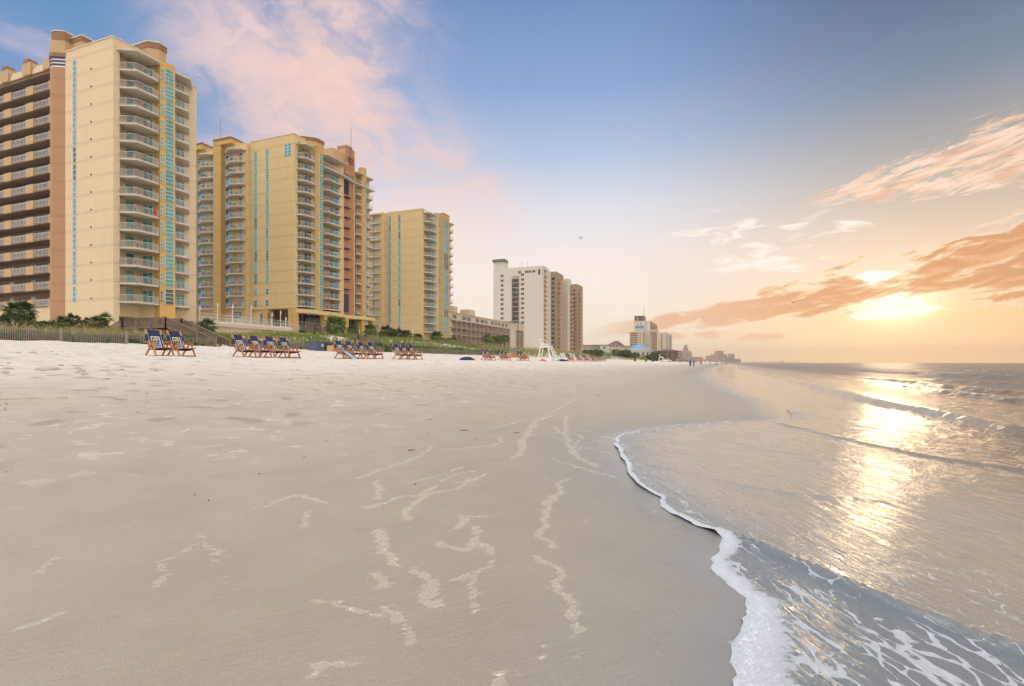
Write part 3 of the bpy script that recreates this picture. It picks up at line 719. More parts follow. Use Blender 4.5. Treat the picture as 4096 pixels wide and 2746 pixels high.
part(B1, 'roof_cap', lambda m: (m.prism([(-92.2, 61.0), (-88.2, 61.0), (-86.9, 62.15), (-87.1, 63.8), (-92.2, 63.8)], 54.2, 54.36)), M['trim'])
part(B1, 'elevator_housing', lambda m: m.box(-103.2, -98.4, 57.2, 60.6, TOP1-.1, 54.4), M['tan'])
part(B1, 'housing_band', lambda m: m.box(-103.3, -98.3, 57.1, 60.7, 54.4, 55.1), M['rust'])
part(B1, 'housing_coping', lambda m: m.box(-103.4, -98.2, 57.0, 60.8, 55.1, 55.24), M['trim'])
# pilaster with its striped crown
def oct_(e): return [(-100.95+e, 57.5), (-100.95+e, 56.15-e*.3), (-102.5, 55.3-e), (-103.3, 55.3-e), (-104.75-e, 56.1-e*.3), (-104.75-e, 57.5)]
part(B1, 'pilaster', lambda m: m.prism(oct_(0), 4, 49.9), M['rose'])
for i in range(3):
    z = 49.9+i*.56
    part(B1, 'crown_band', lambda m: m.prism(oct_(-.06), z, z+.28), M['white'])
    part(B1, 'crown_band', lambda m: m.prism(oct_(.04), z+.28, z+.56), M['navy'])
part(B1, 'crown_ledge', lambda m: m.prism(oct_(.14), 51.58, 52.2), M['rust'])
part(B1, 'crown_block', lambda m: m.prism(oct_(-.02), 52.2, 54.3), M['tan'])
part(B1, 'crown_top', lambda m: m.prism(oct_(-.25), 54.3, 55.9), M['rust'])
part(B1, 'crown_coping', lambda m: m.prism(oct_(-.15), 55.9, 56.05), M['trim'])
z1 = [47.75-2.82*k for k in range(13)]+[10.95]
slabA = [(-89, 57.0), (-86.55, 58.2), (-86.55, 61.6), (-87.1, 62.24), (-88.7, 62.24), (-90.35, 61.3), (-90.35, 57.2)]
balA = balcony_column(B1, slabA, [(-88.95, 57.05), (-86.65, 58.2), (-86.65, 61.6), (-87.1, 62.2)], [((-90.3, 58.9), (-90.3, 60.2), 2.35, 1), ((-90.0, 61.53), (-88.45, 62.16), 2.3, 2)], z1, 'b1a')
slabB = [(-86.5, 64.56), (-86.2, 66.9), (-88.75, 69.0), (-88.85, 64.56)]
balB = balcony_column(B1, slabB, [(-86.6, 64.6), (-86.3, 66.85), (-88.7, 68.85)], [((-88.8, 65.0), (-88.8, 65.8), 2.35, 1), ((-88.8, 66.5), (-88.8, 68.0), 2.35, 2)], z1, 'b1b')
part(B1, 'canopy', lambda m: m.prism([(-89.1, 56.5), (-86.2, 58.0), (-86.1, 61.6), (-86.8, 62.2), (-90.4, 61.3)], 50.55, 50.8), M['slab'])
part(B1, 'canopy', lambda m: m.prism([(-86.2, 64.6), (-85.9, 67.0), (-88.7, 69.6), (-88.85, 64.6)], 50.25, 50.5), M['slab'])
zw = [z+.15 for z in z1]
window_stack(B1, (-98.85, 56.2), (-97.95, 56.2), zw, 2.6, 1, 3, 'w1a', gm='glassb')
window_stack(B1, (-86.66, 62.95), (-86.43, 64.25), [z+.05 for z in z1], 2.55, 1, 4, 'w1b', gm='glass')
window_stack(B1, (-86.87, 62.33), (-86.77, 62.64), [z+.3 for z in z1], 2.0, 1, 3, 'w1c', gm='glass')
for k_, z in enumerate(z1):
    part(B1, 'vent', lambda m: (m.box(-94.4, -94.2, 56.1, 56.198, z+.5, z+.7)), M['dark'])
# corridor wing reaching inland
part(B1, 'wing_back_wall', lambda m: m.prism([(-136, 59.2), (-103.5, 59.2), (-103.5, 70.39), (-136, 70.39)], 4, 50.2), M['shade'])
part(B1, 'wing_base', lambda m: m.prism([(-136, 56.9), (-104.7, 56.9), (-104.7, 59.19), (-136, 59.19)], 4, 11.05), M['cream1p'])
def wing_top(m):
    m.prism([(-136, 56.6), (-104.7, 56.6), (-104.7, 70.3), (-136, 70.3)], 50.9, 52.0)
part(B1, 'wing_parapet', wing_top, M['cream1p'])
per = 6.42
for k_ in range(5):
    u0 = -106.0-per*k_
    if k_ == 0: part(B1, 'parapet_block', lambda m: m.box(-107.2, -104.8, 56.35, 57, 50.8, 52.5), M['tan'])
    else:
        x = u0-4.6+per
        part(B1, 'parapet_block', lambda m: (m.box(x-2.3, x, 56.3, 57.4, 50.8, 52.9), m.box(x-2.9, x+.6, 56.45, 57.2, 51.9, 52.4)), M['tan'])
        part(B1, 'parapet_cap', lambda m: m.box(x-1.9, x-.4, 56.25, 57.5, 52.9, 53.5), M['rust'])
o_ = B1['_o']
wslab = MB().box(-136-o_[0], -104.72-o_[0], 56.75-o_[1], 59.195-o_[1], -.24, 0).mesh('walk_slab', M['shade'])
wbp = MB().box(0, 2.2, -.12, .1, -.3, 1.15).mesh('solid_panel', M['tan'])
wrl = rail_mesh([(0, 0), (4.2, 0)], 0, 1.07, .14, None, mid=.86).mesh('walk_rail', M['rail'])
wdr = window_meshes((0, 0), (.95, 0), .05, 2.1, 1, [0, 1], M['dark'], M['rust'], 'wdoor')
wwn = window_meshes((0, 0), (1.1, 0), .9, 2.1, 1, [0, 1], M['white'], M['glass'], 'wwin')
for z in z1+[50.6]:
    s_ = link_mesh('walkway', wslab, B1, (0, 0, z-o_[2]))
    if z > 50: continue
    for k_ in range(5):
        x = -106.1-per*k_-o_[0]
        link_mesh('wall_panel', wbp, s_, (x-.05, 56.72-o_[1], 0))
        link_mesh('railing', wrl, s_, (x-4.25, 56.78-o_[1], 0))
        link_mesh('room_door', wdr[1], s_, (x-1.2, 59.2-o_[1], 0))
        w = link_mesh('corridor_window', wwn[0], s_, (x-3.4, 59.2-o_[1], 0)); 
        link_mesh('window_pane', wwn[1], s_, (x-3.4, 59.2-o_[1], 0))
part(B1, 'louver_panel', lambda m: [m.box(-106.6-i*1.25, -105.9-i*1.25, 56.84, 56.897, 6.2, 8.4) for i in range(9)], plain('slate_louver', (.07, .09, .16), .6))

# ------------------------------------------------------------------ second resort tower
B2 = thing('beach_hotel', 'wide yellow resort tower on pillars behind the raised pool terrace', 'hotel', (-97, 103, 7.0), group='stepped cream resort towers')
TOP2 = 56.9
c2 = [(-111.2, 103), (-97, 103), (-97, 104.3), (-98.1, 104.35), (-98.1, 107.6), (-96.4, 108.5), (-95.9, 108.7), (-95.3, 109.6), (-95.3, 111.1), (-96.9, 111.4),
      (-98.0, 112.0), (-98.0, 117.0), (-96.0, 118.6), (-95.9, 120.1), (-97.4, 120.3), (-97.4, 124.6), (-96, 124.65), (-96, 125), (-97.4, 125.3), (-97.4, 128.0), (-95.9, 128.2), (-95.6, 129.6), (-97.4, 129.9), (-97.4, 133.6), (-111.2, 133.6)]
part(B2, 'main_wall', lambda m: m.prism(c2, 14.6, 55.6), M['cream2'])
part(B2, 'inland_wall', lambda m: m.prism([(-129, 101.9), (-111.1, 101.9), (-111.1, 118), (-129, 118)], 7, 56.3), M['cream2'])
part(B2, 'parapet', lambda m: (m.prism([(-111.1, 103.002), (-97.002, 103.002), (-97.002, 108), (-111.1, 108)], 55.6, TOP2), m.prism([(-111.1, 108.002), (-96.5, 108.002), (-96.5, 118), (-111.1, 118)], 55.6, 56.2)), M['cream2p'])
part(B2, 'coping', lambda m: (m.box(-111.1, -96.9, 102.9, 103.15, TOP2, TOP2+.14), m.box(-97.25, -96.88, 103.16, 108, TOP2, TOP2+.14), m.box(-129, -111.3, 101.8, 102.1, 56.3, 56.44)), M['trim'])
z2 = [51.6-2.8*k for k in range(13)]+[15.15]
def pier2(m, x0, y0, y1, top): m.prism([(x0-1.6, y0-.3), (x0-.5, y0-.3), (x0, y0+.5), (x0, y1-.2), (x0-.2, y1), (x0-1.6, y1)], 14.5, top)
part(B2, 'pilaster', lambda m: pier2(m, -95.1, 109.0, 111.3, 57.5), M['gold2'])
part(B2, 'pilaster', lambda m: pier2(m, -95.4, 128.2, 129.7, 57.0), M['gold2'])
part(B2, 'pilaster_cap', lambda m: (m.prism([(-101, 106.2), (-97.6, 106.2), (-95, 108.7), (-94.95, 111.4), (-101, 111.4)], 56.9, 57.7)), M['rust'])
part(B2, 'roof_block', lambda m: (m.prism([(-101.02, 106.25), (-97.65, 106.25), (-95.1, 108.75), (-95.05, 111.35), (-101.02, 111.35)], 55.62, 56.89)), M['gold2'])
part(B2, 'roof_coping', lambda m: (m.prism([(-101.1, 106.1), (-97.6, 106.1), (-94.9, 108.6), (-94.85, 111.5), (-101.1, 111.5)], 57.7, 57.84)), M['trim'])
part(B2, 'recess_wall', lambda m: m.prism([(-96.6, 120.32), (-96.3, 120.32), (-96.3, 124.58), (-96.6, 124.58)], 14.7, 52.8), M['red2'])
part(B2, 'roof_tower', lambda m: (m.prism([(-99.5, 120.5), (-95.7, 120.5), (-95.7, 124.4), (-99.5, 124.4)], 52.9, 59.6), m.prism([(-100.5, 116), (-96.2, 116), (-96.2, 120.48), (-100.5, 120.48)], 55.6, 58.3)), M['tan'])
part(B2, 'tower_front', lambda m: (m.box(-95.68, -95.5, 120.6, 124.3, 52.9, 60.2), m.box(-99, -95.7, 121.2, 123.6, 59.6, 60.9)), M['red2'])
part(B2, 'roof_emblem', lambda m: [m.box(-95.49, -95.2, 121.3+.2*i, 123.7-.1*i, 57.3-.6*i, 57.6-.6*i) for i in range(3)], M['rust'])
part(B2, 'flagpole', lambda m: m.tube([(-95.3, 122.4, 55.5), (-95.3, 122.4, 66)], .07, 6), M['rust'])
part(B2, 'antenna', lambda m: m.tube([(-122.5, 104, 56), (-122.5, 104, 65.4)], .07, 6), M['fencewood'])
louv = MB()
for i in range(14): louv.box(-96.28, -96.02, 120.8, 122.6, 47.6+i*.36, 47.6+i*.36+.2)
louv.build('louver_screen', M['navy'], B2)
louv = MB()
for i in range(14): louv.box(-96.28, -96.02, 120.8, 122.6, 15.2+i*.36, 15.2+i*.36+.2)
louv.build('louver_screen', M['navy'], B2)
for z in z2[2:-2]: part(B2, 'sunshade', lambda m: m.box(-96.28, -95.4, 120.6, 122.8, z+.5, z+.62), M['navy'])
kw = dict(thick=.22, step=.22, th=.018)
def sawbal(u, v, L, key, zs__, s=1):
    slab = [(u-.1, v), (u+2.0, v+1.5), (u+2.0, v+L-.9), (u+1.2, v+L), (u-1.15, v+L-.6), (u-1.15, v+.2)]
    balcony_column(B2, slab, [(u, v+.05), (u+1.9, v+1.5), (u+1.9, v+L-.9), (u+1.15, v+L-.1)], [((u-1.1, v+1.2), (u-1.1, v+2.4), 2.3, 1), ((u-1.0, v+L-2.05), (u+.35, v+L-1.3), 2.3, 2)], zs__, key, gm='glassb', **kw)
balcony_column(B2, [(-97, 103.6), (-95.0, 105.0), (-95.0, 108.2), (-95.9, 108.65), (-98.12, 107.6), (-98.12, 103.8)], [(-96.95, 103.65), (-95.1, 105.0), (-95.1, 108.2), (-95.8, 108.6)], [((-98.1, 104.9), (-98.1, 106.2), 2.3, 1), ((-98.0, 107.66), (-96.5, 108.45), 2.3, 2)], z2, 'b2a', gm='glassb', **kw)
balcony_column(B2, [(-96.8, 111.6), (-94.7, 112.9), (-94.7, 118.0), (-95.9, 118.8), (-96.1, 118.5), (-98.02, 116.9), (-98.02, 111.9)], [(-96.7, 111.65), (-94.8, 112.9), (-94.8, 118.0), (-95.7, 118.7)], [((-98.0, 113.2), (-98.0, 114.6), 2.3, 1), ((-97.85, 117.12), (-96.2, 118.45), 2.3, 2)], z2[1:], 'b2b', gm='glassb', **kw)
balcony_column(B2, [(-97.42, 125.35), (-95.4, 125.4), (-95.0, 126.9), (-97.42, 128.1)], [(-95.5, 125.45), (-95.1, 126.85), (-97.2, 127.95)], [((-97.4, 125.8), (-97.4, 127.2), 2.3, 2)], z2[1:], 'b2c', gm='glassb', **kw)
balcony_column(B2, [(-97.42, 129.95), (-95.2, 130.0), (-94.8, 131.8), (-97.42, 133.4)], [(-95.3, 130.05), (-94.9, 131.75), (-97.2, 133.2)], [((-97.4, 130.5), (-97.4, 132.2), 2.3, 2)], z2[1:], 'b2d', gm='glassb', **kw)
part(B2, 'ribbon_balcony', lambda m: m.prism([(-96.9, 111.6), (-94.7, 111.4), (-94.6, 119.6), (-95.6, 124.6), (-95.2, 125.2), (-95.0, 133.0), (-97.3, 133.3), (-98, 112)], 51.38, 51.6), M['slab'])
rail_mesh([(-94.8, 111.5), (-94.7, 119.6), (-95.65, 124.4), (-95.3, 125.2), (-95.1, 132.9)], 51.6, 1.05, .25, None).build('ribbon_railing', M['rail'], B2)
window_stack(B2, (-98.0, 113.2), (-98.0, 114.6), [51.62], 2.3, 1, 2, 'w2r1', gm='glassb'); window_stack(B2, (-98.0, 115.0), (-98.0, 116.4), [51.62], 2.3, 2, 2, 'w2r2', gm='glassb')
for poly in ([(-97.1, 103.2), (-94.7, 104.8), (-94.6, 108.2), (-98, 107.8)], [(-98, 112), (-94.4, 112.2), (-94.2, 119.8), (-98, 119.8)], [(-97.5, 124.9), (-95.2, 125.6), (-95.0, 128.1), (-97.5, 128.1)], [(-97.5, 129.8), (-95.1, 130), (-94.9, 132.4), (-97.5, 133.5)]):
    part(B2, 'canopy', lambda m: m.prism(poly, 54.7, 54.9), M['slab'])
# inland balconies looking down the beach
for uc, key in ((-114.95, 'b2e'), (-124.7, 'b2f')):
    w = 3.5
    slab = [(uc-w, 101.88), (uc+.4, 99.9), (uc+w, 100.9), (uc+w, 101.88)]
    balcony_column(B2, slab, [(uc-w+.1, 101.8), (uc+.4, 100.0), (uc+w-.08, 100.95), (uc+w-.08, 101.8)], [((uc-w+.3, 101.9), (uc-.6, 101.9), 2.35, 2), ((uc+1.4, 101.9), (uc+2.5, 101.9), 2.35, 1)], z2, key, gm='glassb', **kw)
    part(B2, 'canopy', lambda m: m.prism([(uc-w, 101.88), (uc+.4, 99.3), (uc+w+.2, 100.5), (uc+w+.2, 101.88)], 54.4, 54.6), M['slab'])
for u0, u1 in ((-121.1, -118.5), (-129.1, -128.4)):
    part(B2, 'pilaster', lambda m: m.box(u0, u1, 100.7, 101.898, 7, 57.3), M['gold2'])
for u0, u1 in ((-120.9, -114.9), (-129.2, -125.0)):
    part(B2, 'roof_block', lambda m: m.box(u0, u1, 100.6, 104.5, 56.45, 57.6), M['gold2'])
    part(B2, 'roof_band', lambda m: m.box(u0-.05, u1+.05, 100.5, 104.6, 57.6, 58.0), M['rust'])
    part(B2, 'roof_coping', lambda m: m.box(u0-.15, u1+.15, 100.4, 104.7, 58.0, 58.14), M['trim'])
def onv(px, v):   # u where the sight line through column px meets the plane v
    a = (px-2048)/F; y = v/(CT+ST*a); return y*(a*CT-ST)
for pxa, pxb in ((1017.5, 1030), (1063.5, 1076)):
    ua, ub = onv(pxa, 103), onv(pxb, 103)
    window_stack(B2, (ua, 103), (ub, 103), [z+.2 for z in z2[:-2]], 2.5, 1, 4, 'w2g', gm='glass')
    window_stack(B2, (ua, 103), (ub, 103), [z+.2 for z in z2[-2:]], 1.5, 1, 2, 'w2h', gm='glass')
window_stack(B2, (onv(1139, 103), 103), (onv(1165, 103), 103), [51.6], 3.1, 2, 4, 'w2i', gm='glassb')
window_stack(B2, (-95.1, 109.7), (-95.1, 110.9), [z+.1 for z in z2], 2.5, 1, 4, 'w2j', gm='glass')
window_stack(B2, (-95.4, 128.8), (-95.4, 129.4), [z+.1 for z in z2[1:]], 2.5, 1, 4, 'w2k', gm='glass')
# open ground storeys: pillars, terrace with teal fascia, glazed lobby
part(B2, 'soffit_beam', lambda m: (m.prism([(-97.1, 103.2), (-95.2, 105.2), (-95.0, 108.4), (-95.4, 112.0), (-94.8, 113.2), (-94.8, 118.4), (-96.0, 121.0), (-96.0, 124.8), (-95.2, 126), (-95.2, 133.4), (-98.5, 133.4), (-98.5, 103.2)], 13.5, 14.49)), M['cream2p'])
for py, dy_ in ((102.98, 1.5), (103.0, 0), (112.0, 1.4), (120.4, 1.4), (127.6, 1.3), (132.4, 1.2)):
    if dy_ == 0:
        part(B2, 'pillar', lambda m: (m.box(-106.6, -105.0, 102.6, 104.2, 7, 14.48), m.box(-98.6, -96.8, 102.75, 104.4, 7, 14.48)), M['gold2'])
    elif py > 103: part(B2, 'pillar', lambda m: (m.box(-97.0, -95.5, py, py+dy_, 7, 13.49), m.box(-97.15, -95.35, py-.15, py+dy_+.15, 7, 9.3)), M['gold2'])
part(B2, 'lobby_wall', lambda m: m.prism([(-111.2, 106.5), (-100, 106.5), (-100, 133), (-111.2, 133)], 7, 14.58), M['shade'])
part(B2, 'terrace', lambda m: m.prism([(-104.8, 104.5), (-97.4, 104.5), (-97.2, 133.2), (-104.8, 133.2)], 9.9, 10.3), M['cream2p'])
part(B2, 'terrace_fascia', lambda m: m.prism([(-97.39, 104.6), (-97.15, 104.6), (-97.0, 133.1), (-97.18, 133.1)], 9.2, 10.42), M['teal'])
rail_mesh([(-97.3, 104.7), (-97.1, 133)], 10.43, 1.0, .3, None).build('terrace_railing', M['rail'], B2)
for i in range(12):
    y = 107+i*2.15
    window_stack(B2, (-100, y), (-100, y+2.0), [10.5], 3.5, 1, 1, 'w2l%d' % i, gm='glassd')
window_stack(B2, (onv(1041, 103), 103), (onv(1081, 103), 103), [10.6], 3.0, 3, 1, 'w2m', gm='glassd')
part(B2, 'end_wall', lambda m: m.prism([(-111.19, 103.3), (-106.62, 103.3), (-106.62, 106.49), (-111.19, 106.49)], 7, 14.58), M['cream2p'])
# ------------------------------------------------------------------ third resort tower
B3 = thing('beach_hotel', 'slimmer ochre resort tower farther along, left of the low long motel', 'hotel', (-95, 159.7, 7.5), group='stepped cream resort towers')
c3_ = [(-109, 159.7), (-95, 159.7), (-95, 161.2), (-96.3, 161.3), (-96.3, 165.6), (-94.6, 167.4), (-93.7, 168.6), (-93.7, 175.9), (-95.6, 176.2), (-95.6, 181.5), (-109, 181.5)]
part(B3, 'main_wall', lambda m: m.prism(c3_, 7, 53.6), M['cream3'])
part(B3, 'inland_wall', lambda m: m.prism([(-124, 158.0), (-109.2, 158.0), (-108.98, 159.8), (-108.98, 176), (-124, 176)], 7, 53.2), M['cream3'])
part(B3, 'coping', lambda m: (m.box(-109, -94.9, 159.6, 159.85, 53.6, 53.75), m.box(-95.2, -94.85, 159.86, 167, 53.6, 53.75), m.box(-124, -109.2, 157.9, 158.2, 53.2, 53.35)), M['trim'])
part(B3, 'stair_tower', lambda m: m.prism([(-95.5, 167.9), (-94.4, 167.6), (-93.2, 169.5), (-93.2, 176.0), (-95.5, 176.1)], 7, 54.2), M['gold3'])
part(B3, 'roof_block', lambda m: (m.box(-97, -93.4, 172, 176.2, 54.2, 54.9), m.box(-104, -102, 162, 164, 53.6, 54.6)), M['tan'])
part(B3, 'roof_band', lambda m: (m.box(-97.1, -93.3, 171.9, 176.3, 54.9, 55.1), m.box(-120.6, -118, 157.6, 160, 53.2, 54.4)), M['rust'])
z3 = [49.6-2.9*k for k in range(13)]+[11.85]
kw3 = dict(thick=.22, step=.28, th=.022)
balcony_column(B3, [(-95, 160.2), (-92.9, 162.0), (-92.9, 166.4), (-94.5, 167.5), (-96.32, 165.5), (-96.32, 160.4)], [(-94.95, 160.3), (-93.0, 162.0), (-93.0, 166.4), (-94.4, 167.4)], [((-96.3, 161.6), (-96.3, 162.9), 2.3, 1), ((-96.2, 165.7), (-94.7, 167.3), 2.3, 2)], z3, 'b3a', gm='glassb', **kw3)
balcony_column(B3, [(-95.6, 176.3), (-93.2, 176.3), (-92.9, 178.5), (-95.6, 180.9)], [(-93.3, 176.35), (-93.0, 178.45), (-95.4, 180.7)], [((-95.6, 177.2), (-95.6, 178.9), 2.3, 2)], z3, 'b3b', gm='glassb', **kw3)
balcony_column(B3, [(-117.9, 157.98), (-114.6, 156.3), (-110.4, 156.9), (-110.4, 157.98)], [(-117.8, 157.9), (-114.6, 156.4), (-110.5, 157.0), (-110.5, 157.9)], [((-117.6, 158), (-115.2, 158), 2.3, 2), ((-113.8, 158), (-112.8, 158), 2.3, 1)], z3, 'b3c', gm='glassb', **kw3)
for pl in ([(-95.1, 159.9), (-92.6, 161.8), (-92.6, 166.8), (-96.3, 166)], [(-95.6, 176.3), (-92.8, 176.4), (-92.6, 178.8), (-95.6, 181.4)], [(-118.3, 157.98), (-114.6, 155.9), (-110.0, 156.5), (-110.0, 157.98)]):
    part(B3, 'canopy', lambda m: m.prism(pl, 52.4, 52.6), M['slab'])
window_stack(B3, (onv(1555, 159.7), 159.7), (onv(1565, 159.7), 159.7), [z+.2 for z in z3], 2.5, 1, 4, 'w3a', gm='glass')
window_stack(B3, (onv(1593, 159.7), 159.7), (onv(1603, 159.7), 159.7), [z+.2 for z in z3], 2.5, 1, 4, 'w3b', gm='glass')
window_stack(B3, (-93.2, 171.7), (-93.2, 175.0), [z+.1 for z in z3], 2.6, 2, 4, 'w3c', gm='glassb')
window_stack(B3, (-93.9, 168.45), (-93.5, 169.1), [z+.1 for z in z3], 2.5, 1, 4, 'w3d', gm='glass')
# ------------------------------------------------------------------ pool terrace beside the first tower
TZ = 8.95
PT = thing('pool_terrace', 'raised pool terrace with a cream retaining wall and long white railing above the dune grass', 'terrace', (-90, 80, 5))
def terr(m): m.prism([(-97.3, 70.6), (-88.6, 70.6), (-88.6, 92.6), (-97.3, 102.4)], 3.5, 8.1)
part(PT, 'retaining_wall', terr, M['cream1p'])
part(PT, 'deck_slab', lambda m: m.prism([(-97.35, 70.55), (-88.1, 70.55), (-88.1, 93.0), (-97.35, 102.4)], 8.1, TZ), M['trim'])
part(PT, 'deck_edge', lambda m: m.prism([(-88.75, 70.5), (-88.0, 70.5), (-88.0, 93.1), (-88.75, 93.1)], 8.45, 8.62), M['slab'])
o_ = PT['_o']
for k_ in range(4):
    y = 70.7+k_*5.55
    rail_mesh([(-88.3, y), (-88.3, y+5.5)], TZ, 1.35, .4, None, mid=.6, thick=.03).build('railing', M['rail'], PT)
rail_mesh([(-92.5, 72), (-92.5, 100)], TZ, 1.1, .35, None, mid=.5).build('inner_railing', M['rail'], PT)
part(PT, 'upper_deck', lambda m: m.prism([(-110.5, 71), (-97.4, 71), (-97.4, 101.5), (-110.5, 101.5)], 5, 9.6), M['cream1p'])
def lamp(u, v, z, h, label, arm=-1):
    L_ = thing('lamp_post', label, 'lamp post', (u, v, z), group='white lamp posts round the resort')
    MB().tube([(u, v, z), (u, v, z+h)], .07, 6).build('pole', M['white'], L_)
    MB().tube([(u, v, z+h-.1), (u+arm*.25, v+.35, z+h+.1), (u+arm*.5, v+.6, z+h-.05), (u+arm*.5, v+.6, z+h-.22)], .035, 5).build('arm', M['white'], L_)
    MB().tube([(u+arm*.5, v+.6, z+h-.2), (u+arm*.5, v+.6, z+h-.32), (u+arm*.5, v+.6, z+h-.45)], [.05, .15, .17], 8).build('lamp_shade', M['white'], L_)
def at_u(px, u):   # point on the plane u seen in column px
    a = (px-2048)/F; y = u/(a*CT-ST); return y*(a*ST+CT), y
def zpx(py, y): return (HOR-py)/F*y+CZ
for i, (px, u, ytop, nm) in enumerate([(798, -92, 1226, 'white lamp post on the pool terrace closest to the front tower'), (870, -91, 1214, 'tallest white lamp post on the pool terrace, second from the front tower'),
      (930, -92, 1219, 'white lamp post on the pool terrace beside the small blue sign'), (1004, -92, 1222, 'white lamp post in the middle of the pool terrace'),
      (1088, -92, 1252, 'short white lamp post on the pool terrace left of the double lamp'), (1122, -90, 1245, 'white lamp post just left of the corner pillar of the wide tower'),
      (1143, -89.5, 1270, 'lowest white lamp post at the far end of the pool terrace')]):
    v, y = at_u(px, u); lamp(u, v, TZ, zpx(ytop, y)-TZ, nm)
for px, u, ytop, nm in [(1290, -88, 1303, 'white lamp post before the second pillar of the wide tower'), (1370, -88, 1311, 'white lamp post between palms under the wide tower'), (1438, -88, 1318, 'white lamp post right of the roundest palm under the wide tower'),
      (1520, -88, 1300, 'white lamp post in the gap between the wide and the slim tower'), (1561, -88, 1301, 'white lamp post left of the blue parasol by the slim tower'), (1617, -88, 1328, 'white lamp post among the palms before the slim tower'), (1652, -87, 1317, 'white lamp post near the corner of the slim tower')]:
    v, y = at_u(px, u); g = G(u, v); lamp(u, v, g, zpx(ytop, y)-g, nm)
# small blue sign by the pool
v, y = at_u(952, -93)
SG = thing('pool_sign', 'small blue notice board standing on the pool terrace', 'sign', (-93, v, TZ))
part(SG, 'post', lambda m: m.box(-93.05, -92.95, v-.05, v+.05, TZ, TZ+1.6), M['rail'])
part(SG, 'board', lambda m: m.box(-93.9, -92.1, v-.06, v-.05+.02, TZ+1.6, TZ+2.7), plain('blue_board', (.02, .10, .28), .5))
part(SG, 'lettering', lambda m: [m.box(-93.7+.02*(i % 3), -92.3-.2*(i % 2), v-.075, v-.061, TZ+1.8+.2*i, TZ+1.88+.2*i) for i in range(4)], M['white'])

# ------------------------------------------------------------------ low motel block
B4 = thing('beach_motel', 'long low off-white motel of balcony bays with a windowed top floor', 'motel', (-96, 183, 7.9))
Z4 = [17.6, 14.95, 12.3, 9.65]
V4 = [182.6+4.25*k for k in range(15)]
part(B4, 'back_wall', lambda m: m.prism([(-106, 182), (-97.6, 182), (-97.6, 260), (-106, 260)], 6, 19.6), plain('motel_wall', (.40, .32, .24), .85))
part(B4, 'top_floor', lambda m: m.prism([(-106, 181.9), (-95.7, 181.9), (-95.7, 242.1), (-106, 242.1)], 17.6, 20.4), M['pale4'])
part(B4, 'roof_edge', lambda m: m.prism([(-106.1, 181.8), (-95.45, 181.8), (-95.45, 242.4), (-106.1, 242.4)], 20.4, 20.62), M['tan'])
part(B4, 'end_block', lambda m: m.prism([(-106, 242.5), (-95.4, 242.5), (-95.4, 249.0), (-95.0, 249.3), (-95.0, 249.6), (-106, 249.6)], 6, 21.1), M['pale4'])
part(B4, 'end_bays', lambda m: m.prism([(-106, 249.62), (-95.0, 249.62), (-95.0, 260.2), (-106, 260.2)], 17.6, 21.1), M['pale4'])
part(B4, 'end_roof', lambda m: m.prism([(-106.1, 242.41), (-94.8, 242.41), (-94.8, 260.4), (-106.1, 260.4)], 21.1, 21.3), M['teal'])
for u0, v0, w in ((-101, 186, 4), (-101, 200, 6)):
    part(B4, 'roof_hut', lambda m: (m.box(u0, u0+4, v0, v0+w, 20.62, 23.2)), M['pale4'])
for v in V4: part(B4, 'fin_wall', lambda m: m.box(-97.59, -95.6, v, v+.22, 6, 17.598), M['pale4'])
for v in (254.8, 260.0): part(B4, 'fin_wall', lambda m: m.box(-97.59, -95.0, v-.02, v+.2, 6, 17.598), M['pale4'])
o_ = B4['_o']
fl4 = MB().box(-97.58-o_[0], -95.75-o_[0], 182.7-o_[1], 260-o_[1], -.2, 0).mesh('motel_floor', M['pale4'])
br4 = MB().box(-95.72-o_[0], -95.66-o_[0], .26, 4.2, .12, .98).mesh('motel_rail', plain('motel_rail_paint', (.21, .13, .10), .7))
dm4, dg4 = window_meshes((-97.6-o_[0], .5), (-97.6-o_[0], 2.4), .05, 2.2, 2, 1, M['trim'], M['glassd'], 'm4')
cu4 = MB().box(-97.55-o_[0], -97.5-o_[0], 1.9, 2.9, .05, 2.2).mesh('curtain', M['white'])
for z in Z4[1:]:
    link_mesh('floor_slab', fl4, B4, (0, 0, z-o_[2]))
for z in [17.6-2.65*k for k in range(1, 5)]:
    for v in V4[:-1]+[249.7, 254.9]:
        link_mesh('balcony_rail', br4, B4, (.62 if v > 245 else 0, v-o_[1], z-o_[2]))
        d = link_mesh('glass_door', dg4, B4, (0, v-o_[1]+random.choice((0, .6)), z-o_[2]))
        if random.random() < .6: link_mesh('curtain', cu4, B4, (0, v-o_[1]-random.choice((0, .8)), z-o_[2]))
for v, n in ((183, 3), (191.3, 3), (195.6, 3), (204, 3), (208.5, 3), (212.5, 3), (219.5, 3), (223.6, 3), (227.6, 3), (231.7, 2), (236.3, 2)):
    window_stack(B4, (-95.7, v), (-95.7, v+3.4), [18.15], 1.6, n, 1, 'w4%d' % int(v), gm='glassd')
window_stack(B4, (-95.0, 250.6), (-95.0, 253.0), [17.9], 2.6, 2, 1, 'w4x', gm='glassd'); window_stack(B4, (-95.0, 256.5), (-95.0, 258), [18.3], 1.6, 2, 1, 'w4y')

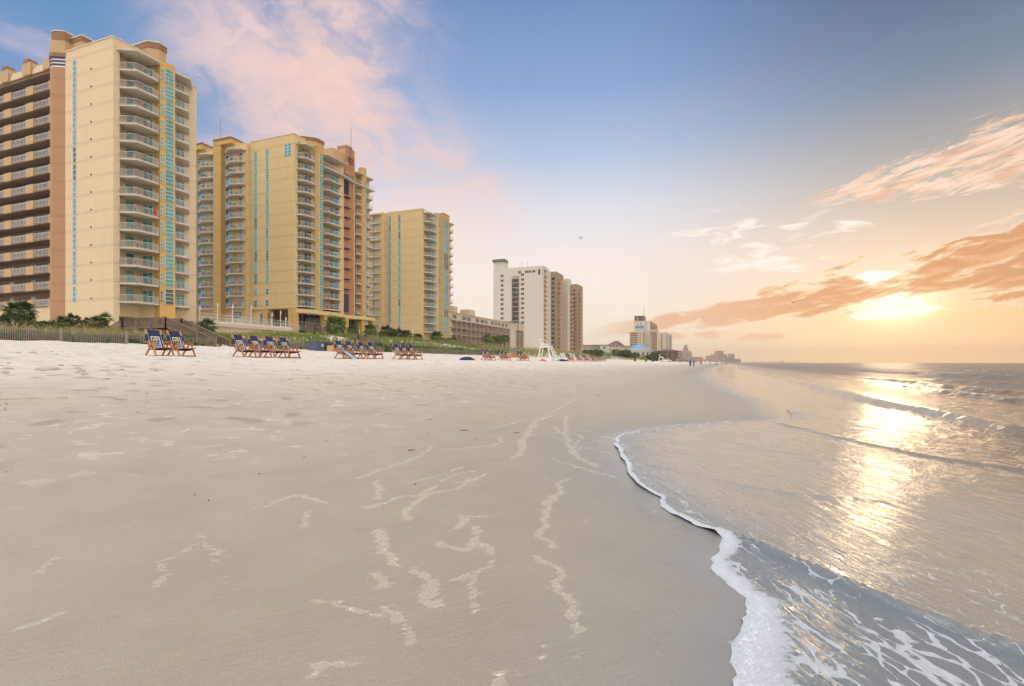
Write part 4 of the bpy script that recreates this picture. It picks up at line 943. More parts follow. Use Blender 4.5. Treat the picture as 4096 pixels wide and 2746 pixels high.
# ------------------------------------------------------------------ grey condominium of four stepped towers
B5 = thing('condo_tower', 'pale grey condominium with stepped blocks and brick-red balcony rails', 'apartment building', (-99, 303, 8.2))
T5 = 58.5
part(B5, 'gable_wall', lambda m: m.prism([(-130.3, 303), (-118.3, 303), (-118.3, 305.2), (-113.5, 305.2), (-113.5, 303), (-98.8, 303), (-98.8, 306), (-100.4, 306), (-100.4, 325), (-130.3, 325)], 7, T5), M['grey5'])
part(B5, 'balcony_shaft', lambda m: m.prism([(-118.29, 303.01), (-113.51, 303.01), (-113.51, 305.19), (-118.29, 305.19)], 51.7, T5-.01), M['grey5'])
part(B5, 'roof_overhang', lambda m: m.prism([(-101, 302.9), (-98.6, 302.9), (-98.4, 313.6), (-101, 313.6)], 56.6, T5+.05), M['grey5'])
part(B5, 'green_roof', lambda m: (m.prism([(-130.8, 302.4), (-122.6, 302.4), (-123.4, 310), (-130.0, 310)], 62.6, 64.2)), M['teal'])
part(B5, 'elevator_tower', lambda m: m.box(-130.2, -123.4, 303.1, 309.8, T5, 62.6), M['grey5'])
for x in (-112.9, -109.3): part(B5, 'antenna', lambda m: m.tube([(x, 306, T5), (x, 306, T5+4)], .08, 5), M['dark'])
z5 = [T5-6.2-2.85*k for k in range(16)]
o_ = B5['_o']
blocks = [(303, 313.5, -98.8), (325, 341, -97), (355, 364, -97.7), (382, 398, -98)]
part(B5, 'seaward_block', lambda m: m.prism([(-112, 325.02), (-97, 325.02), (-97, 341), (-103, 354), (-112, 354)], 7, T5), M['grey5d'])
part(B5, 'seaward_block', lambda m: m.prism([(-112, 355), (-97.7, 355), (-97.7, 364), (-103, 366), (-103, 381), (-112, 381)], 7, T5), M['grey5'])
part(B5, 'seaward_block', lambda m: m.prism([(-112, 382), (-98, 382), (-98, 398), (-112, 398)], 7, T5), M['grey5d'])
rb = MB().box(-.1, 1.5, 0, 4.4, -.2, 0).mesh('condo_slab', M['slab'])
rr5 = MB(); rr5.box(1.35, 1.5, 0, 4.4, .12, 1.1); rr5.box(0, 1.34, 0, .1, .12, 1.1); rr5 = rr5.mesh('condo_rail', M['brick'])
rd5 = MB().box(.0, .05, .4, 4.0, .05, 2.2).mesh('condo_door', M['farglass'])
sw5 = MB().box(0, .06, 0, 2.0, .9, 2.3).mesh('condo_window', plain('painted_sunlit_glass', (.50, .42, .32), .6, spec=.2))  # low sun on the seaward panes painted into their colour
gw5 = window_meshes((0, 0), (1.9, 0), .9, 2.4, 2, 1, M['trim'], M['glassd'], 'g5w')
for k_, z in enumerate(z5):
    for (v0, v1, u) in blocks:
        vb = v0+ (5.4 if v0 != 325 and v0 != 382 else 3.0)
        bal = link_mesh('balcony', rb, B5, (u-o_[0]-(1.5 if v0 == 303 else 0), vb-o_[1], z-o_[2]))
        link_mesh('balcony_rail', rr5, bal); link_mesh('glass_door', rd5, bal, (.0, 0, 0))
        link_mesh('seaward_window', sw5, B5, (u-o_[0], v0+(1.5 if v0 in (303, 355) else 12)-o_[1], z-o_[2]))
    for (x, nm) in ((-125.5, 'gable_window'), (-112.3, 'gable_window')):
        w = link_mesh(nm, gw5[0], B5, (x-o_[0], 303-o_[1], z-o_[2])); link_mesh('pane', gw5[1], w)
    w = link_mesh('gable_window', gw5[0], B5, (-100.0-o_[0], 325.02-o_[1], z-o_[2])); link_mesh('pane', gw5[1], w)
    w = link_mesh('gable_window', gw5[0], B5, (-101.5-o_[0], 382-o_[1], z-o_[2])); link_mesh('pane', gw5[1], w)
bs5 = MB().box(-118.28-o_[0], -113.52-o_[0], 302.7-o_[1], 305.18-o_[1], -.2, 0).mesh('shaft_slab', M['slab'])
br5 = rail_mesh([(-118.25-o_[0], 302.75-o_[1]), (-113.55-o_[0], 302.75-o_[1])], 0, 1.05, .35, None, thick=.05).mesh('shaft_rail', M['brownrail'])
bd5 = window_meshes((-118-o_[0], 305.15-o_[1]), (-115-o_[0], 305.15-o_[1]), .05, 2.3, 2, 1, M['trim'], M['glassd'], 'bd5')
for z in z5:
    bal = link_mesh('gable_balcony', bs5, B5, (0, 0, z-o_[2])); link_mesh('railing', br5, bal); link_mesh('glass_door', bd5[1], bal)
for x in (-114.2, -109.8, -107.7, -105.2):
    w = link_mesh('attic_window', gw5[0], B5, (x-o_[0], 303-o_[1], T5-4.6-o_[2])); link_mesh('pane', gw5[1], w)
w = window_stack(B5, (-101.6, 303), (-100.2, 303), [T5-5.2], 3.4, 1, 1, 'w5p', gm='glassd')

# ------------------------------------------------------------------ farther buildings
def facade_grid(b, name, p0, p1, z0, fh, nf, nb, m, wfrac=.6, hfrac=.6, off=(.0, .12)):
    g = MB()
    for f in range(nf):
        for i in range(nb):
            a = (i+.5-wfrac/2)/nb; c_ = (i+.5+wfrac/2)/nb
            panel_quad(g, lerp2(p0, p1, a), lerp2(p0, p1, c_), z0+fh*f+fh*(1-hfrac)/2, z0+fh*f+fh*(1+hfrac)/2, off)
    o = g.build(name, m, b); return o
def ppos(px, u=None):
    v, y = at_u(px, u); return v, y
def far_block(name, label, cat, px0, px1, px2, u, ytop, ybase, gm_, sm, floors, bays, roof=None, gw=2):
    """gable between columns px0..px1, seaward side between px1..px2 on plane u"""
    v0, y0 = at_u(px1, u); v1, y1 = at_u(px2, u)
    a = (px0-2048)/F; yl = v0/(CT+ST*a); ul = yl*(a*CT-ST)
    zt = zpx(ytop, y0); zb = min(G(u-8, v0), zpx(ybase, y0)); 
    b = thing(name, label, cat, (u, v0, zb))
    MB().prism([(ul, v0), (u, v0), (u, v1), (ul, v1)], zb-1, zt).build('wall', gm_, b)
    MB().prism([(ul-.3, v0-.3), (u+.3, v0-.3), (u+.3, v1+.3), (ul-.3, v1+.3)], zt, zt+.5).build('roof_edge', M['trim'], b)
    fh = (zt-zb-2)/floors
    facade_grid(b, 'balcony_bays', (u, v0), (u, v1), zb+1.5, fh, floors, bays, sm, .8, .62)
    sl = MB()
    for f in range(floors): panel_quad(sl, (u, v0), (u, v1), zb+1.5+f*fh+.1, zb+1.5+f*fh+.42, (.12, 1.2))
    sl.build('balcony_slabs', M['slab'], b)
    rl = MB()
    for f in range(floors): panel_quad(rl, (u, v0), (u, v1), zb+1.5+f*fh+.45, zb+1.5+f*fh+1.25, (1.05, 1.15))
    rl.build('balcony_rails', M['brick'] if sm == M['brownrail'] else M['rail'], b)
    if gw: facade_grid(b, 'gable_windows', lerp2((ul, v0), (u, v0), .3), lerp2((ul, v0), (u, v0), .9), zb+1.5, fh, floors, gw, M['glassd'], .25, .4, (0, .06))
    return b, ul, v0, v1, zt, zb
b, ul, v0, v1, zt, zb = far_block('hotel_tower', 'tall pale hotel slab with brown balconies and a dark rooftop box, in the middle distance', 'hotel', 2536, 2600.5, 2628, -97, 1285, 1418, M['grey5'], M['brownrail'], 17, 12)
part(b, 'rooftop_box', lambda m: m.box(ul+.5, ul+14, v0+1, v0+20, zt+.5, zt+8), M['brownrail'])
part(b, 'antenna', lambda m: m.tube([(ul+13, v0+8, zt+8), (ul+13, v0+8, zt+22)], .25, 5), M['dark'])
b, ul, v0, v1, zt, zb = far_block('hotel', 'white mid-rise hotel with a blue barrel-shaped roof lantern', 'hotel', 2518.5, 2573, 2603, -93, 1328, 1420, M['pale4'], M['farglass'], 11, 9, gw=0)
um = ul+13
part(b, 'barrel_roof', lambda m: m.tube([(um-6.5, v0+4, zt+5.2), (um-5, v0+4, zt+5.6), (um+3, v0+4, zt+5.6), (um+4, v0+4, zt+5.2)], [2.2, 2.9, 2.9, 2.2], 12), plain('blue_roof', (.12, .22, .34), .5))
part(b, 'lantern', lambda m: (m.box(um-6, um+5, v0+1, v0+9, zt, zt+4.5), m.box(um+8, um+22, v0+1, v0+9, zt, zt+2.5)), M['pale4'])
part(b, 'spire', lambda m: m.tube([(um-4, v0+4, zt+8), (um-4, v0+4, zt+20)], .5, 5), M['tan'])
facade_grid(b, 'side_balconies', (ul, v0), (ul+11, v0), zb+1.5, (zt-zb-2)/11, 11, 1, M['brownrail'], .85, .55, (0, .2))
facade_grid(b, 'round_windows', (ul+11.5, v0), (ul+15, v0), zb+1.5, (zt-zb-2)/11, 11, 1, M['dark'], .5, .25, (0, .15))
b, ul, v0, v1, zt, zb = far_block('hotel_tower', 'slender white and teal glass tower beyond the brown-balconied slab', 'hotel', 2630, 2666, 2672, -97, 1331, 1420, M['pale4'], M['farglass'], 16, 3, gw=0)
facade_grid(b, 'glass_strip', (ul+ (-97-ul)*.42, v0), (ul+(-97-ul)*.52, v0), zb, (zt-zb), 1, 1, M['glass'], .9, .92, (0, .3))
b, ul, v0, v1, zt, zb = far_block('hotel_tower', 'greenish glass-fronted tower just right of the white and teal one', 'hotel', 2670, 2680, 2687, -85, 1339, 1420, plain('sage_wall', (.34, .36, .28), .8), M['farglass'], 15, 6, gw=0)
# low buildings among the dunes
def low_block(name, label, cat, pxa, pxb, u, ytop, wallm, roofm, rows=2, bays=6, depth=30, roof='flat', ybase=1420):
    """face towards the viewer spans columns pxa..pxb, right corner on plane u"""
    v0, y0 = at_u(pxb, u); a = (pxa-2048)/F; yl = v0/(CT+ST*a); ul = yl*(a*CT-ST)
    zb = G(u-10, v0); zt = max(zpx(ytop, y0), zb+3)
    b = thing(name, label, cat, (u, v0, zb))
    MB().prism([(ul, v0), (u, v0), (u, v0+depth), (ul, v0+depth)], zb-1, zt).build('wall', wallm, b)
    rf = MB()
    if roof == 'flat': rf.box(ul-.6, u+.6, v0-.6, v0+depth+.6, zt, zt+.6)
    elif roof == 'gable':
        h = min(5, (u-ul)*.12); um_ = (ul+u)/2
        rf.v += [(ul-1, v0-1, zt), (u+1, v0-1, zt), (u+1, v0+depth, zt), (ul-1, v0+depth, zt), (um_, v0-1, zt+h), (um_, v0+depth, zt+h)]
        rf.f += [(0, 1, 4), (1, 2, 5, 4), (2, 3, 5), (3, 0, 4, 5), (0, 3, 2, 1)]; rf.mi += [0]*5
    else:
        h = 4; 
        rf.v += [(ul-1, v0-1, zt), (u+1, v0-1, zt), (u+1, v0+depth, zt), (ul-1, v0+depth, zt), ((ul+u)/2-2, v0+depth/2, zt+h), ((ul+u)/2+2, v0+depth/2, zt+h)]
        rf.f += [(0, 1, 5, 4), (1, 2, 5), (2, 3, 4, 5), (3, 0, 4), (0, 3, 2, 1)]; rf.mi += [0]*5
    rf.build('roof', roofm, b)
    facade_grid(b, 'windows', (ul, v0), (u, v0), zb+.6, (zt-zb-.6)/rows, rows, bays, M['glassd'], .35, .45, (0, .1))
    facade_grid(b, 'seaward_windows', (u, v0), (u, v0+depth), zb+.6, (zt-zb-.6)/rows, rows, 5, M['glassd'], .6, .5, (0, .1))
    return b, ul, v0, zt, zb
mint = plain('pale_mint_wall', (.56, .55, .44), .85); 
low_block('seaside_motel', 'low open-balcony motel wing right beside the grey condominium', 'motel', 2332, 2364, -100, 1384, M['pale4'], M['brownrail'], 2, 5)
low_block('seaside_motel', 'two-storey pale motel with a green roof edge among the dunes', 'motel', 2364, 2450, -97, 1382, mint, M['teal'], 2, 4, 60)
low_block('beach_house', 'pale beach house with a small pavilion roof behind the green-edged motel', 'house', 2435, 2472, -88, 1380, M['pale4'], M['brownrail'], 3, 3, 30, 'hip')
low_block('parking_garage', 'brown three-level building between the motels and the white hotel', 'building', 2470, 2518, -110, 1386, M['tan'], M['brownrail'], 3, 7, 40)
b, ul, v0, zt, zb = low_block('beach_pavilion', 'long white low pavilion with a blue pyramid roof light', 'pavilion', 2509, 2600, -76, 1402, M['pale4'], M['trim'], 1, 5, 40)
um = ul+(-76-ul)*.42
pr = MB(); pr.v += [(um-13, v0+2, zt+.6), (um+13, v0+2, zt+.6), (um+13, v0+28, zt+.6), (um-13, v0+28, zt+.6), (um, v0+15, zt+8)]; pr.f += [(0, 1, 4), (1, 2, 4), (2, 3, 4), (3, 0, 4)]; pr.mi += [0]*4
pr.build('roof_light', plain('sky_blue_glazing', (.14, .26, .42), .4), b)
low_block('shingle_lodge', 'dark brown shingled lodge with a pale gable on the dune', 'lodge', 2628, 2712, -45, 1404, plain('brown_shingle', (.17, .11, .08), .9, noise_=.5, scale=.8), M['fencewood'], 3, 4, 60, 'gable')
# skyline at the end of the bay
def sky_block(label, px0, px1, ytop, dist, name='distant_building', extra=None, m=None):
    a0, a1 = (px0-2048)/F, (px1-2048)/F
    P0 = (dist*(a0*CT-ST), dist*(a0*ST+CT)); P1 = (dist*(a1*CT-ST), dist*(a1*ST+CT))
    dep = 45; nx, ny = -ST*dep, CT*dep
    zt = zpx(ytop, dist)
    b = thing(name, label, 'building', (P0[0], P0[1], 2.0), group='pale buildings on the far headland')
    MB().prism([P0, P1, (P1[0]+nx, P1[1]+ny), (P0[0]+nx, P0[1]+ny)], -3, zt).build('tower', m or far_m, b)
    if extra: extra(b, P0, P1, zt)
    n = max(2, int((px1-px0)/6)); nf = max(2, int((zt-3)/7))
    facade_grid(b, 'windows', P0, P1, 4, (zt-5)/nf, nf, n, M['glassd'], .45, .4, (0, .4))
    return b
far_m = plain('far_tan_wall', (.40, .30, .24), .9)
def crown(b, P0, P1, zt):
    for f0, f1, h in ((.1, .4, 6), (.38, .66, 14), (.47, .55, 24), (.7, .92, 5)):
        p, q = lerp2(P0, P1, f0), lerp2(P0, P1, f1)
        MB().prism([p, q, (q[0]-9, q[1]+24), (p[0]-9, p[1]+24)], zt, zt+h).build('turret', far_m, b)
sky_block('distant pink hotel with a stepped turreted roof', 2727, 2768, 1411, 1700, extra=crown)
sky_block('distant low hotel right of the turreted one', 2768, 2812, 1429, 1900)
sky_block('distant pale block with a small rooftop box, left of the tall far tower', 2835, 2864, 1424, 2900, extra=lambda b, P0, P1, zt: MB().prism([lerp2(P0, P1, .5), lerp2(P0, P1, .75), (lerp2(P0, P1, .75)[0]-8, P0[1]+30), (lerp2(P0, P1, .5)[0]-8, P0[1]+30)], zt, zt+9).build('rooftop_box', far_m, b))
sky_block('tallest slab on the far headland', 2870, 2894, 1404, 3000)
sky_block('stepped middle tower of the far headland', 2894, 2907, 1418, 3150)
sky_block('low slab between the two spiked far towers', 2906, 2925, 1427, 3100)
sky_block('narrow far tower with a dished top', 2924, 2938, 1416, 3200)
sky_block('last low roofs at the tip of the headland', 2936, 2963, 1436, 3300)
sky_block('long low row of far rooftops before the headland', 2808, 2872, 1438, 2500)
PR = thing('fishing_pier', 'long low pier on the horizon with a hut at its end', 'pier', (700, 4200, 0))
def ph(px, d): a = (px-2048)/F; return (d*(a*CT-ST), d*(a*ST+CT))
p, q = ph(2975, 4300), ph(3128, 4300)
part(PR, 'pier_deck', lambda m: m.bar((p[0], p[1], 8), (q[0], q[1], 8), 6, 1.2), far_m)
part(PR, 'pier_hut', lambda m: (m.box(q[0]-16, q[0]+14, q[1]-8, q[1]+8, 8.7, 15), m.box(q[0]-8, q[0]+6, q[1]-5, q[1]+5, 15, 18)), far_m)
for i in range(14):
    x, y = lerp2(p, q, i/13); part(PR, 'pile', lambda m: m.box(x-.6, x+.6, y-.6, y+.6, -3, 7.4), far_m)
# ------------------------------------------------------------------ dune crossovers, fences
def crossover(label, v, w, pts, steps_from, group='wooden walkways over the dune'):
    """pts = [(u, z_deck)] from inland to the beach; both sides railed"""
    b = thing('dune_walkway', label, 'boardwalk', (pts[-1][0], v, pts[-1][1]), group=group)
    W2 = w/2
    dk = MB()
    for (u0, z0), (u1, z1) in zip(pts[:-1], pts[1:]):
        if abs(z1-z0) < .3:
            n = max(1, int(abs(u1-u0)/.16))
            for i in range(n):
                a = i/n; u = u0+(u1-u0)*a; dk.box(u, u+.14, v-W2, v+W2, z0-.05, z0)
        else:
            n = max(2, int(abs(z1-z0)/.18))
            for i in range(n):
                a = (i+.5)/n; u = u0+(u1-u0)*a; z = z0+(z1-z0)*a; dk.box(u-.15, u+.17, v-W2, v+W2, z-.05, z)
    dk.build('deck_boards', M['wood'], b)
    for s_ in (-1, 1):
        st_ = MB()
        for (u0, z0), (u1, z1) in zip(pts[:-1], pts[1:]): st_.bar((u0, v+s_*(W2+.04), z0-.18), (u1, v+s_*(W2+.04), z1-.18), .07, .28)
        st_.build('stringer', M['wood'], b)
        r = MB(); pp = [(u, v+s_*(W2+.1), z) for u, z in pts]
        for p, q in zip(pp[:-1], pp[1:]):
            r.bar((p[0], p[1], p[2]+1.05), (q[0], q[1], q[2]+1.05), .13, .06); r.bar((p[0], p[1], p[2]+.12), (q[0], q[1], q[2]+.12), .05, .09)
            L = math.hypot(q[0]-p[0], q[2]-p[2]); n = int(L/.17)
            for i in range(n):
                a = i/n; x, z = p[0]+(q[0]-p[0])*a, p[2]+(q[2]-p[2])*a; r.bar((x, p[1], z+.12), (x, p[1], z+1.03), .05, .04)
        r.build('railing', M['wood'], b)
        for (u0, z0), (u1, z1) in zip(pts[:-1], pts[1:]):
            n = max(1, int(abs(u1-u0)/2.2))
            for i in range(n+1):
                a = i/n; x, z = u0+(u1-u0)*a, z0+(z1-z0)*a; g = G(x, v)-.4
                MB().box(x-.07, x+.07, v+s_*(W2+.12)-.07, v+s_*(W2+.12)+.07, min(g, z-.3), z+1.08).build('post', M['wood'], b)
    return b
def vline(px, u): return at_u(px, u)
crossover('wooden walkway and beach stairs below the front cream tower', 50.3, 2.0, [(-81, 4.3), (-76, 6.15), (-67.6, 6.15), (-58.8, 3.05)], 2)
crossover('long wooden ramp and stairs in front of the wide yellow tower', 88.5, 2.0, [(-79, 5.9), (-66.3, 5.9), (-60, 3.3)], 2)
crossover('lower wooden ramp rail running beside the long dune ramp', 84.4, 1.6, [(-77, 5.9), (-72, 5.0), (-64.0, 4.6), (-61, 3.6)], 2)
crossover('distant wooden beach stairs leading down from the slim tower and motel', 140, 2.2, [(-84, 6.9), (-70, 6.9), (-59.8, 3.2)], 2)
crossover('short dark wooden stair at the corner pillar of the wide tower', 100.5, 1.8, [(-90, 8.7), (-87.5, 8.7), (-82, 6.2)], 2)
def slat_fence(label, u, v0, v1, gap=.16, h=1.15, du=0.0, posts=2.6, fat=False):
    b = thing('sand_fence', label, 'fence', (u, v0, G(u, v0)), group='slatted sand fences along the dune foot')
    s_ = MB(); n = int((v1-v0)/gap)
    for i in range(n):
        v = v0+i*gap; uu_ = u+.12*math.sin(v*.7)+du*(v-v0)/(v1-v0); g = G(uu_, v)
        s_.box(uu_-.01, uu_+.01, v-.028, v+.028, g-.1, g+h+random.uniform(-.09, .05))
    for hh_ in (.3, .75):
        for i in range(int((v1-v0)/2)):
            v = v0+i*2; ua = u+.12*math.sin(v*.7)+du*(v-v0)/(v1-v0); ub = u+.12*math.sin((v+2)*.7)+du*(v+2-v0)/(v1-v0)
            s_.bar((ua+.02, v, G(ua, v)+hh_), (ub+.02, min(v+2, v1), G(ub, v+2)+hh_), .015)
    s_.build('slats', M['fencewood'], b)
    n = max(2, int((v1-v0)/posts)+1)
    for i in range(n):
        v = v0+(v1-v0)*i/(n-1); uu_ = u+.12*math.sin(v*.7)+du*(v-v0)/(v1-v0)+.09; g = G(uu_, v); r_ = .13 if fat else .06
        MB().tube([(uu_, v, g-.3), (uu_+.02, v, g+h+.15)], [r_, r_*.9], 7).build('post', M['fencewood'], b)
slat_fence('sand fence with thick posts along the dune foot below the big palm', -57.6, 20, 37.5, posts=5.5, fat=True)
slat_fence('sand fence between the leaning palm and the first beach stairs', -58.0, 37.9, 48.5)
slat_fence('sand fence right of the first beach stairs behind the four chairs', -58.2, 53, 66)
slat_fence('sand fence running behind the blue storage locker', -57.6, 69, 83, gap=.2)
slat_fence('sand fence below the slim tower', -57.4, 92, 125, gap=.25, posts=4)
slat_fence('sand fence beyond the far beach stairs', -57.4, 128, 170, gap=.4, posts=5)

# ------------------------------------------------------------------ dune vegetation
def leaf_mat(name, a, b_, c_=None, scale=.8, rough=.75):
    m, t, b = mat(name); p = pos(t)
    n = t.noise(p, scale, 4, .6); n2 = t.noise(p, scale*9, 3, .6)
    c = t.mix(t.smooth(n, .36, .64), (*a, 1), (*b_, 1))
    if c_: c = t.mix(t.m('MULTIPLY', t.smooth(n2, .55, .72), .8), c, (*c_, 1))
    t.put(b.inputs['Base Color'], c); b.inputs['Roughness'].default_value = rough; b.inputs['Specular IOR Level'].default_value = .2
    try:
        b.inputs['Subsurface Weight'].default_value = 0
    except Exception: pass
    return m
grass_m = leaf_mat('dune_grass_leaf', (.13, .21, .045), (.26, .27, .075), (.34, .27, .12), .28)
shrub_m = leaf_mat('dune_shrub_leaf', (.045, .095, .035), (.11, .16, .05), (.19, .20, .07), .6)
def blades(pts, h0, wid, nb, mater, name, lean=.35, rs=1):
    rng = np.random.RandomState(rs); pts = np.asarray(pts, float); n = len(pts)
    base = np.repeat(pts, nb, 0); N = len(base)
    base[:, 0] += rng.normal(0, .16, N)*wid*14; base[:, 1] += rng.normal(0, .16, N)*wid*14
    hh = h0*rng.uniform(.45, 1.15, N)*base[:, 3]; an = rng.uniform(0, 6.283, N); tw = rng.uniform(0, 6.283, N)
    ln = hh*lean*rng.uniform(.2, 1.3, N); w = wid*rng.uniform(.6, 1.4, N)
    wx, wy = np.cos(tw)*w, np.sin(tw)*w
    x, y, z = base[:, 0], base[:, 1], base[:, 2]
    mx, my = x+np.cos(an)*ln*.3, y+np.sin(an)*ln*.3
    V_ = np.stack([np.stack([x-wx, y-wy, z-.1], 1), np.stack([x+wx, y+wy, z-.1], 1), np.stack([mx+wx*.8, my+wy*.8, z+hh*.6], 1), np.stack([mx-wx*.8, my-wy*.8, z+hh*.6], 1),
                   np.stack([x+np.cos(an)*ln, y+np.sin(an)*ln, z+hh], 1)], 1).reshape(-1, 3)
    i = np.arange(N)*5
    quads = np.stack([i, i+1, i+2, i+3], 1); tris = np.stack([i+3, i+2, i+4], 1)
    me = bpy.data.meshes.new(name); me.vertices.add(len(V_)); me.vertices.foreach_set('co', V_.astype(np.float32).ravel())
    li = np.concatenate([quads.ravel(), tris.ravel()]).astype(np.int32); me.loops.add(len(li)); me.loops.foreach_set('vertex_index', li)
    ls = np.concatenate([np.arange(0, 4*N, 4), 4*N+np.arange(0, 3*N, 3)]).astype(np.int32); me.polygons.add(2*N); me.polygons.foreach_set('loop_start', ls)
    me.update(calc_edges=True); me.validate(); me.materials.append(mater)
    o = bpy.data.objects.new(name, me); COL.objects.link(o); return o
def scatter(n, u0, u1, v0, v1, seed, dens=None, sz=1.0):
    rng = np.random.RandomState(seed)
    u = rng.uniform(u0, u1, n); v = v0*(v1/v0)**rng.uniform(0, 1, n) if v0 > 0 else rng.uniform(v0, v1, n)
    keep = rng.uniform(0, 1, n) < (.25+.9*np.clip(fbm(u*.25, v*.12, seed, 3)+.55, 0, 1))
    for (ya, yb) in ((49.1, 51.5), (87.3, 89.6)): keep &= ~((v > ya) & (v < yb) & (u > -66))
    u, v = u[keep], v[keep]; z = zs(u, v)
    s_ = sz*(.6+.6*np.clip(fbm(u*.3, v*.15, seed+5, 3)+.5, 0, 1.3))*np.interp(u, [-60, -58.3, -57.3], [1, .75, .35])
    return np.stack([u, v, z, s_], 1)
g1 = np.concatenate([scatter(7000, -70, -57.4, 18, 130, 1), scatter(4500, -88, -68, 20, 130, 2), scatter(4500, -80, -57.6, 130, 420, 3, sz=1.4)])
go = blades(g1, .95, .022, 11, grass_m, 'dune_grass', rs=5); tag(go, 'tall green dune grass covering the slope behind the sand fences', 'grass', kind='stuff')
g2 = scatter(3500, -61.2, -57.7, 18, 150, 8, sz=1.0)
g2o = blades(g2, 1.0, .045, 16, shrub_m, 'dune_foliage', lean=.8, rs=6); tag(g2o, 'low leafy bushes and weeds growing through the sand fence', 'foliage', kind='stuff')
go2 = blades(scatter(5000, -96, -58, 430, 1500, 12, sz=2.6), 1.0, .12, 6, grass_m, 'distant_dune_grass', rs=7); tag(go2, 'far dune grass fading along the shore', 'grass', kind='stuff')
# sea oats
oats_m = plain('dry_straw', (.42, .32, .16), .9)
rngo = np.random.RandomState(4)
so_ = blades(np.concatenate([scatter(500, -66, -59, 20, 45, 14, sz=1.3), scatter(600, -74, -62, 150, 300, 15, sz=1.8)]), 1.25, .02, 5, oats_m, 'sea_oats', lean=.9, rs=8); tag(so_, 'tall straw-coloured sea oats nodding above the dune', 'grass', kind='stuff')

# ------------------------------------------------------------------ palms and shrubs
palm_m = leaf_mat('palm_frond', (.06, .12, .03), (.14, .19, .05), (.22, .19, .08), 1.2)
palmd_m = leaf_mat('dark_palm_frond', (.035, .07, .022), (.08, .11, .035), (.16, .12, .06), 1.2)
bark_m = plain('palm_bark', (.20, .15, .11), .95, noise_=.7, scale=9)
def fan(mb, base, dirv, stalk, R, nl, rng, droop):
    d = Vector(dirv).normalized(); up = Vector((0, 0, 1)); side = d.cross(up)
    if side.length < .1: side = Vector((1, 0, 0))
    side.normalize(); nrm = side.cross(d).normalized()
    b = Vector(base); e = b+d*stalk+Vector((0, 0, -.1*stalk))
    mb.bar(b, e, .03*R, .02*R)
    for i in range(nl):
        a = (i/(nl-1)-.5)*math.radians(200)+rng.uniform(-.05, .05)
        l = R*(1-.30*abs(a)/1.75)*rng.uniform(.82, 1.08)
        dd = (d*math.cos(a)+side*math.sin(a)).normalized()
        w = (nrm.cross(dd)).normalized()*(.050*R)
        m_ = e+dd*l*.55+Vector((0, 0, -.05*l*droop)); tip = e+dd*l*.98+Vector((0, 0, -.42*l*droop))
        i0 = len(mb.v); mb.v += [tuple(e-w*.3), tuple(e+w*.3), tuple(m_+w), tuple(m_-w), tuple(tip)]
        mb.f += [(i0, i0+1, i0+2, i0+3), (i0+3, i0+2, i0+4)]; mb.mi += [0, 0]
def palm(name, label, u, v, z, H, R, lean=(0, 0), n=34, seed=0, m=None, trunk=.17, low=-.75, group='palms round the resort', skirt=True):
    rng = random.Random(seed)
    b = thing(name, label, 'palm', (u, v, z), group=group)
    top = Vector((u+lean[0], v+lean[1], z+H))
    pts = [Vector((u, v, z-.3)), Vector((u+lean[0]*.2, v+lean[1]*.2, z+H*.4)), Vector((u+lean[0]*.6, v+lean[1]*.6, z+H*.75)), top]
    MB().tube(pts, [trunk*1.15, trunk, trunk*.95, trunk*1.1], 9).build('trunk', bark_m, b, smooth=True)
    cr_ = MB()
    for i in range(n):
        a = i*2.39996+rng.uniform(-.3, .3); e = math.asin(max(-1, min(1, low+(1.0-low)*((i+.5)/n)**.9)))*.93+rng.uniform(-.12, .12)
        d = (math.cos(a)*math.cos(e), math.sin(a)*math.cos(e), math.sin(e))
        fan(cr_, top, d, R*rng.uniform(.36, .52), R*rng.uniform(.50, .66), 15, rng, .5+.7*(1-math.sin(e)))
    cr_.build('crown', m or palm_m, b)
    if skirt:
        sk = MB()
        for i in range(9):
            a = i*.7+rng.uniform(-.3, .3); e = rng.uniform(-1.25, -.7)
            fan(sk, top-Vector((0, 0, .15)), (math.cos(a)*math.cos(e), math.sin(a)*math.cos(e), math.sin(e)), R*.3, R*.42, 9, rng, 1.2)
        sk.build('dead_fronds', oats_m, b)
    return b
def palm_px(label, px, ytop, ybase, u, R, seed, lean=(0, 0), **k):
    v, y = at_u(px, u); g = G(u, v); zt = zpx(ytop, y); H = max(.5, zt-g-R*.62)
    return palm('palm_tree', label, u, v, g, H, R, lean, seed=seed, **k)
palm_px('largest bushy fan palm at the left edge, before the corridor wing', 78, 1205, 1320, -75, 2.0, 1, n=52, m=palmd_m, low=-.6)
palm_px('part-hidden low palm at the very left edge of the dune', 8, 1262, 1320, -74, 1.4, 2, n=30, m=palmd_m, low=-.5)
palm_px('leaning slim palm at the corner of the front cream tower', 440, 1252, 1330, -76, 1.25, 3, lean=(-.3, -.45), n=22, trunk=.14, low=-.4)
palm_px('upright dark palm left of the cream gable wall', 292, 1254, 1320, -76, 1.3, 4, n=26, m=palmd_m, low=-.5)
palm_px('dark palm left in the thicket below the cream gable wall', 256, 1268, 1320, -75.5, 1.35, 5, n=26, m=palmd_m, low=-.7)
palm_px('dark palm in the middle of the thicket below the cream gable wall', 325, 1275, 1320, -75, 1.3, 6, n=26, m=palmd_m, low=-.8)
palm_px('right-hand dark palm of the thicket, beside the leaning palm', 375, 1264, 1320, -75.5, 1.45, 7, n=30, m=palmd_m, low=-.8)
palm_px('drooping palm between the thicket and the leaning palm', 402, 1266, 1320, -76, 1.2, 71, n=26, m=palmd_m, low=-.8)
palm_px('bushy palm beside the start of the pool terrace wall', 828, 1276, 1320, -86.0, 2.0, 8, n=34, m=palmd_m, low=-.7)
